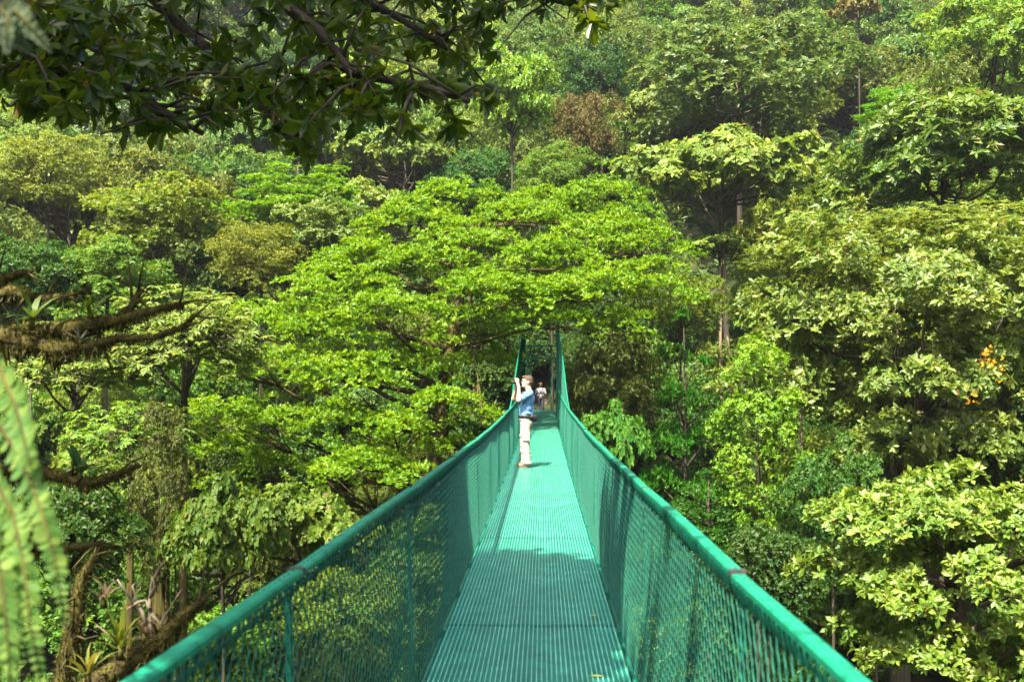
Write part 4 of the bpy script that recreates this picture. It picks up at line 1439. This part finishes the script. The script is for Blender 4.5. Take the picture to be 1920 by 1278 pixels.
# ------------------------------------------------------------------ fern close to the lens
def fern(name, label, root, fronds, tint, pinna=.030):
    o = link(name, None, loc=root)
    tag(o, label, 'fern')
    for fi, pts in enumerate(fronds):
        rg = np.random.default_rng(100 + fi)
        pts = [Vector(p) - Vector(root) for p in pts]
        A_ = np.array([list(p) for p in pts])
        nn = 36
        t = np.linspace(.08, 1, nn) * (len(pts) - 1)
        i0 = np.minimum(t.astype(int), len(pts) - 2)
        fr = (t - i0)[:, None]
        c = A_[i0] * (1 - fr) + A_[i0 + 1] * fr
        tg = unit(np.gradient(c, axis=0))
        nrm = unit(np.cross(tg, np.array([[.25, 1.0, .1]])))
        lv = Leaves()
        prof = np.sin(np.linspace(.25, 1, nn) * 3.0) * .9 + .12
        for s in (-1, 1):
            D = nrm * s + tg * .35 + rg.normal(0, .10, c.shape) + np.array([0, .25, 0])
            l = pinna * prof * rg.uniform(.85, 1.15, nn)
            lv.add(c, D, np.cross(nrm, tg) + rg.normal(0, .2, c.shape), l, l * .5, rg.uniform(.1, .9, nn))
        fo = link('frond', lv.mesh('frond', M['leaf_matte'], TSV, TSF), o, color=tint)
        b_ = MB()
        b_.tube(pts, [.004 - .003 * i / (len(pts) - 1) for i in range(len(pts))], 5)
        b_.build('rachis', M['bark_moss'], fo)
    return o


fr_root = P(-40, 690, 1.65)
FR = [[(-40, 690, 1.65), (0, 690, 1.5), (30, 760, 1.45), (52, 850, 1.4), (62, 880, 1.4)],
      [(-40, 700, 1.65), (-5, 790, 1.5), (40, 860, 1.45), (80, 960, 1.4), (105, 1060, 1.4), (122, 1165, 1.4)],
      [(-40, 720, 1.65), (-10, 900, 1.5), (25, 960, 1.45), (45, 1060, 1.4), (58, 1180, 1.4), (80, 1290, 1.4)],
      [(-40, 730, 1.65), (-30, 960, 1.5), (0, 1060, 1.4), (15, 1200, 1.4), (20, 1300, 1.4)],
      [(-40, 700, 1.7), (-20, 880, 1.7), (10, 950, 1.7), (30, 1020, 1.7), (25, 1120, 1.7), (40, 1240, 1.7)]]
fern('epiphyte_fern', 'pale green fern with long hanging fronds close beside the handrail', fr_root, [[P(*q) for q in f] for f in FR], (.095, .175, .032))
fr2 = P(-40, -40, 1.6)
FR2 = [[(-40, -40, 1.6), (0, 0, 1.5), (40, 30, 1.45), (95, 95, 1.45)], [(-40, -40, 1.6), (-10, 20, 1.5), (10, 60, 1.5), (60, 95, 1.5)], [(-40, -40, 1.6), (-5, 10, 1.5), (15, 30, 1.45), (12, 100, 1.45)]]
fern('hanging_fern', 'blurred pale leaves hanging from the overhanging tree', fr2, [[P(*q) for q in f] for f in FR2], (.07, .10, .045), .022)
# limb that carries both ferns, just outside the frame
lb = MB()
lb.tube([Vector((-3.45, 4.6, -.4)) - MBs, Vector((-2.2, 3.2, -.2)) - MBs, Vector((-1.3, 2.2, 0)) - MBs, fr_root + Vector((-.02, 0, 0)) - MBs], [.08, .06, .045, .02], 8)
lb.build('limb', M['bark_moss'], moss_t)
lb = MB()
lb.tube([Vector((-4.3, 3.1, 2.2)) - OB, Vector((-2.6, 2.4, 1.8)) - OB, Vector((-1.5, 1.8, 1.1)) - OB, fr2 + Vector((-.02, 0, .02)) - OB], [.06, .045, .03, .015], 8)
lb.build('limb', M['bark'], over)

# ------------------------------------------------------------------ humid air
hz_b = MB()
hz_b.box((0, 72, 32), (330, 330, 112))
hm = bpy.data.materials.new('humid_air')
hm.use_nodes = True
hn = hm.node_tree
hn.nodes.remove(hn.nodes['Principled BSDF'])
pv_ = hn.nodes.new('ShaderNodeVolumePrincipled')
pv_.inputs['Color'].default_value = (.95, .97, 1.0, 1)
pv_.inputs['Density'].default_value = HAZE
pv_.inputs['Anisotropy'].default_value = .3
hn.links.new(pv_.outputs[0], hn.nodes['Material Output'].inputs['Volume'])
haze = hz_b.build('haze', hm)
tag(haze, 'thin humid haze over the far forest slope', 'haze', kind='stuff')

bpy.context.view_layer.update()
print('LEAVES central', nleaf, 'TRIS', sum(len(o.polygons) for o in bpy.data.meshes))
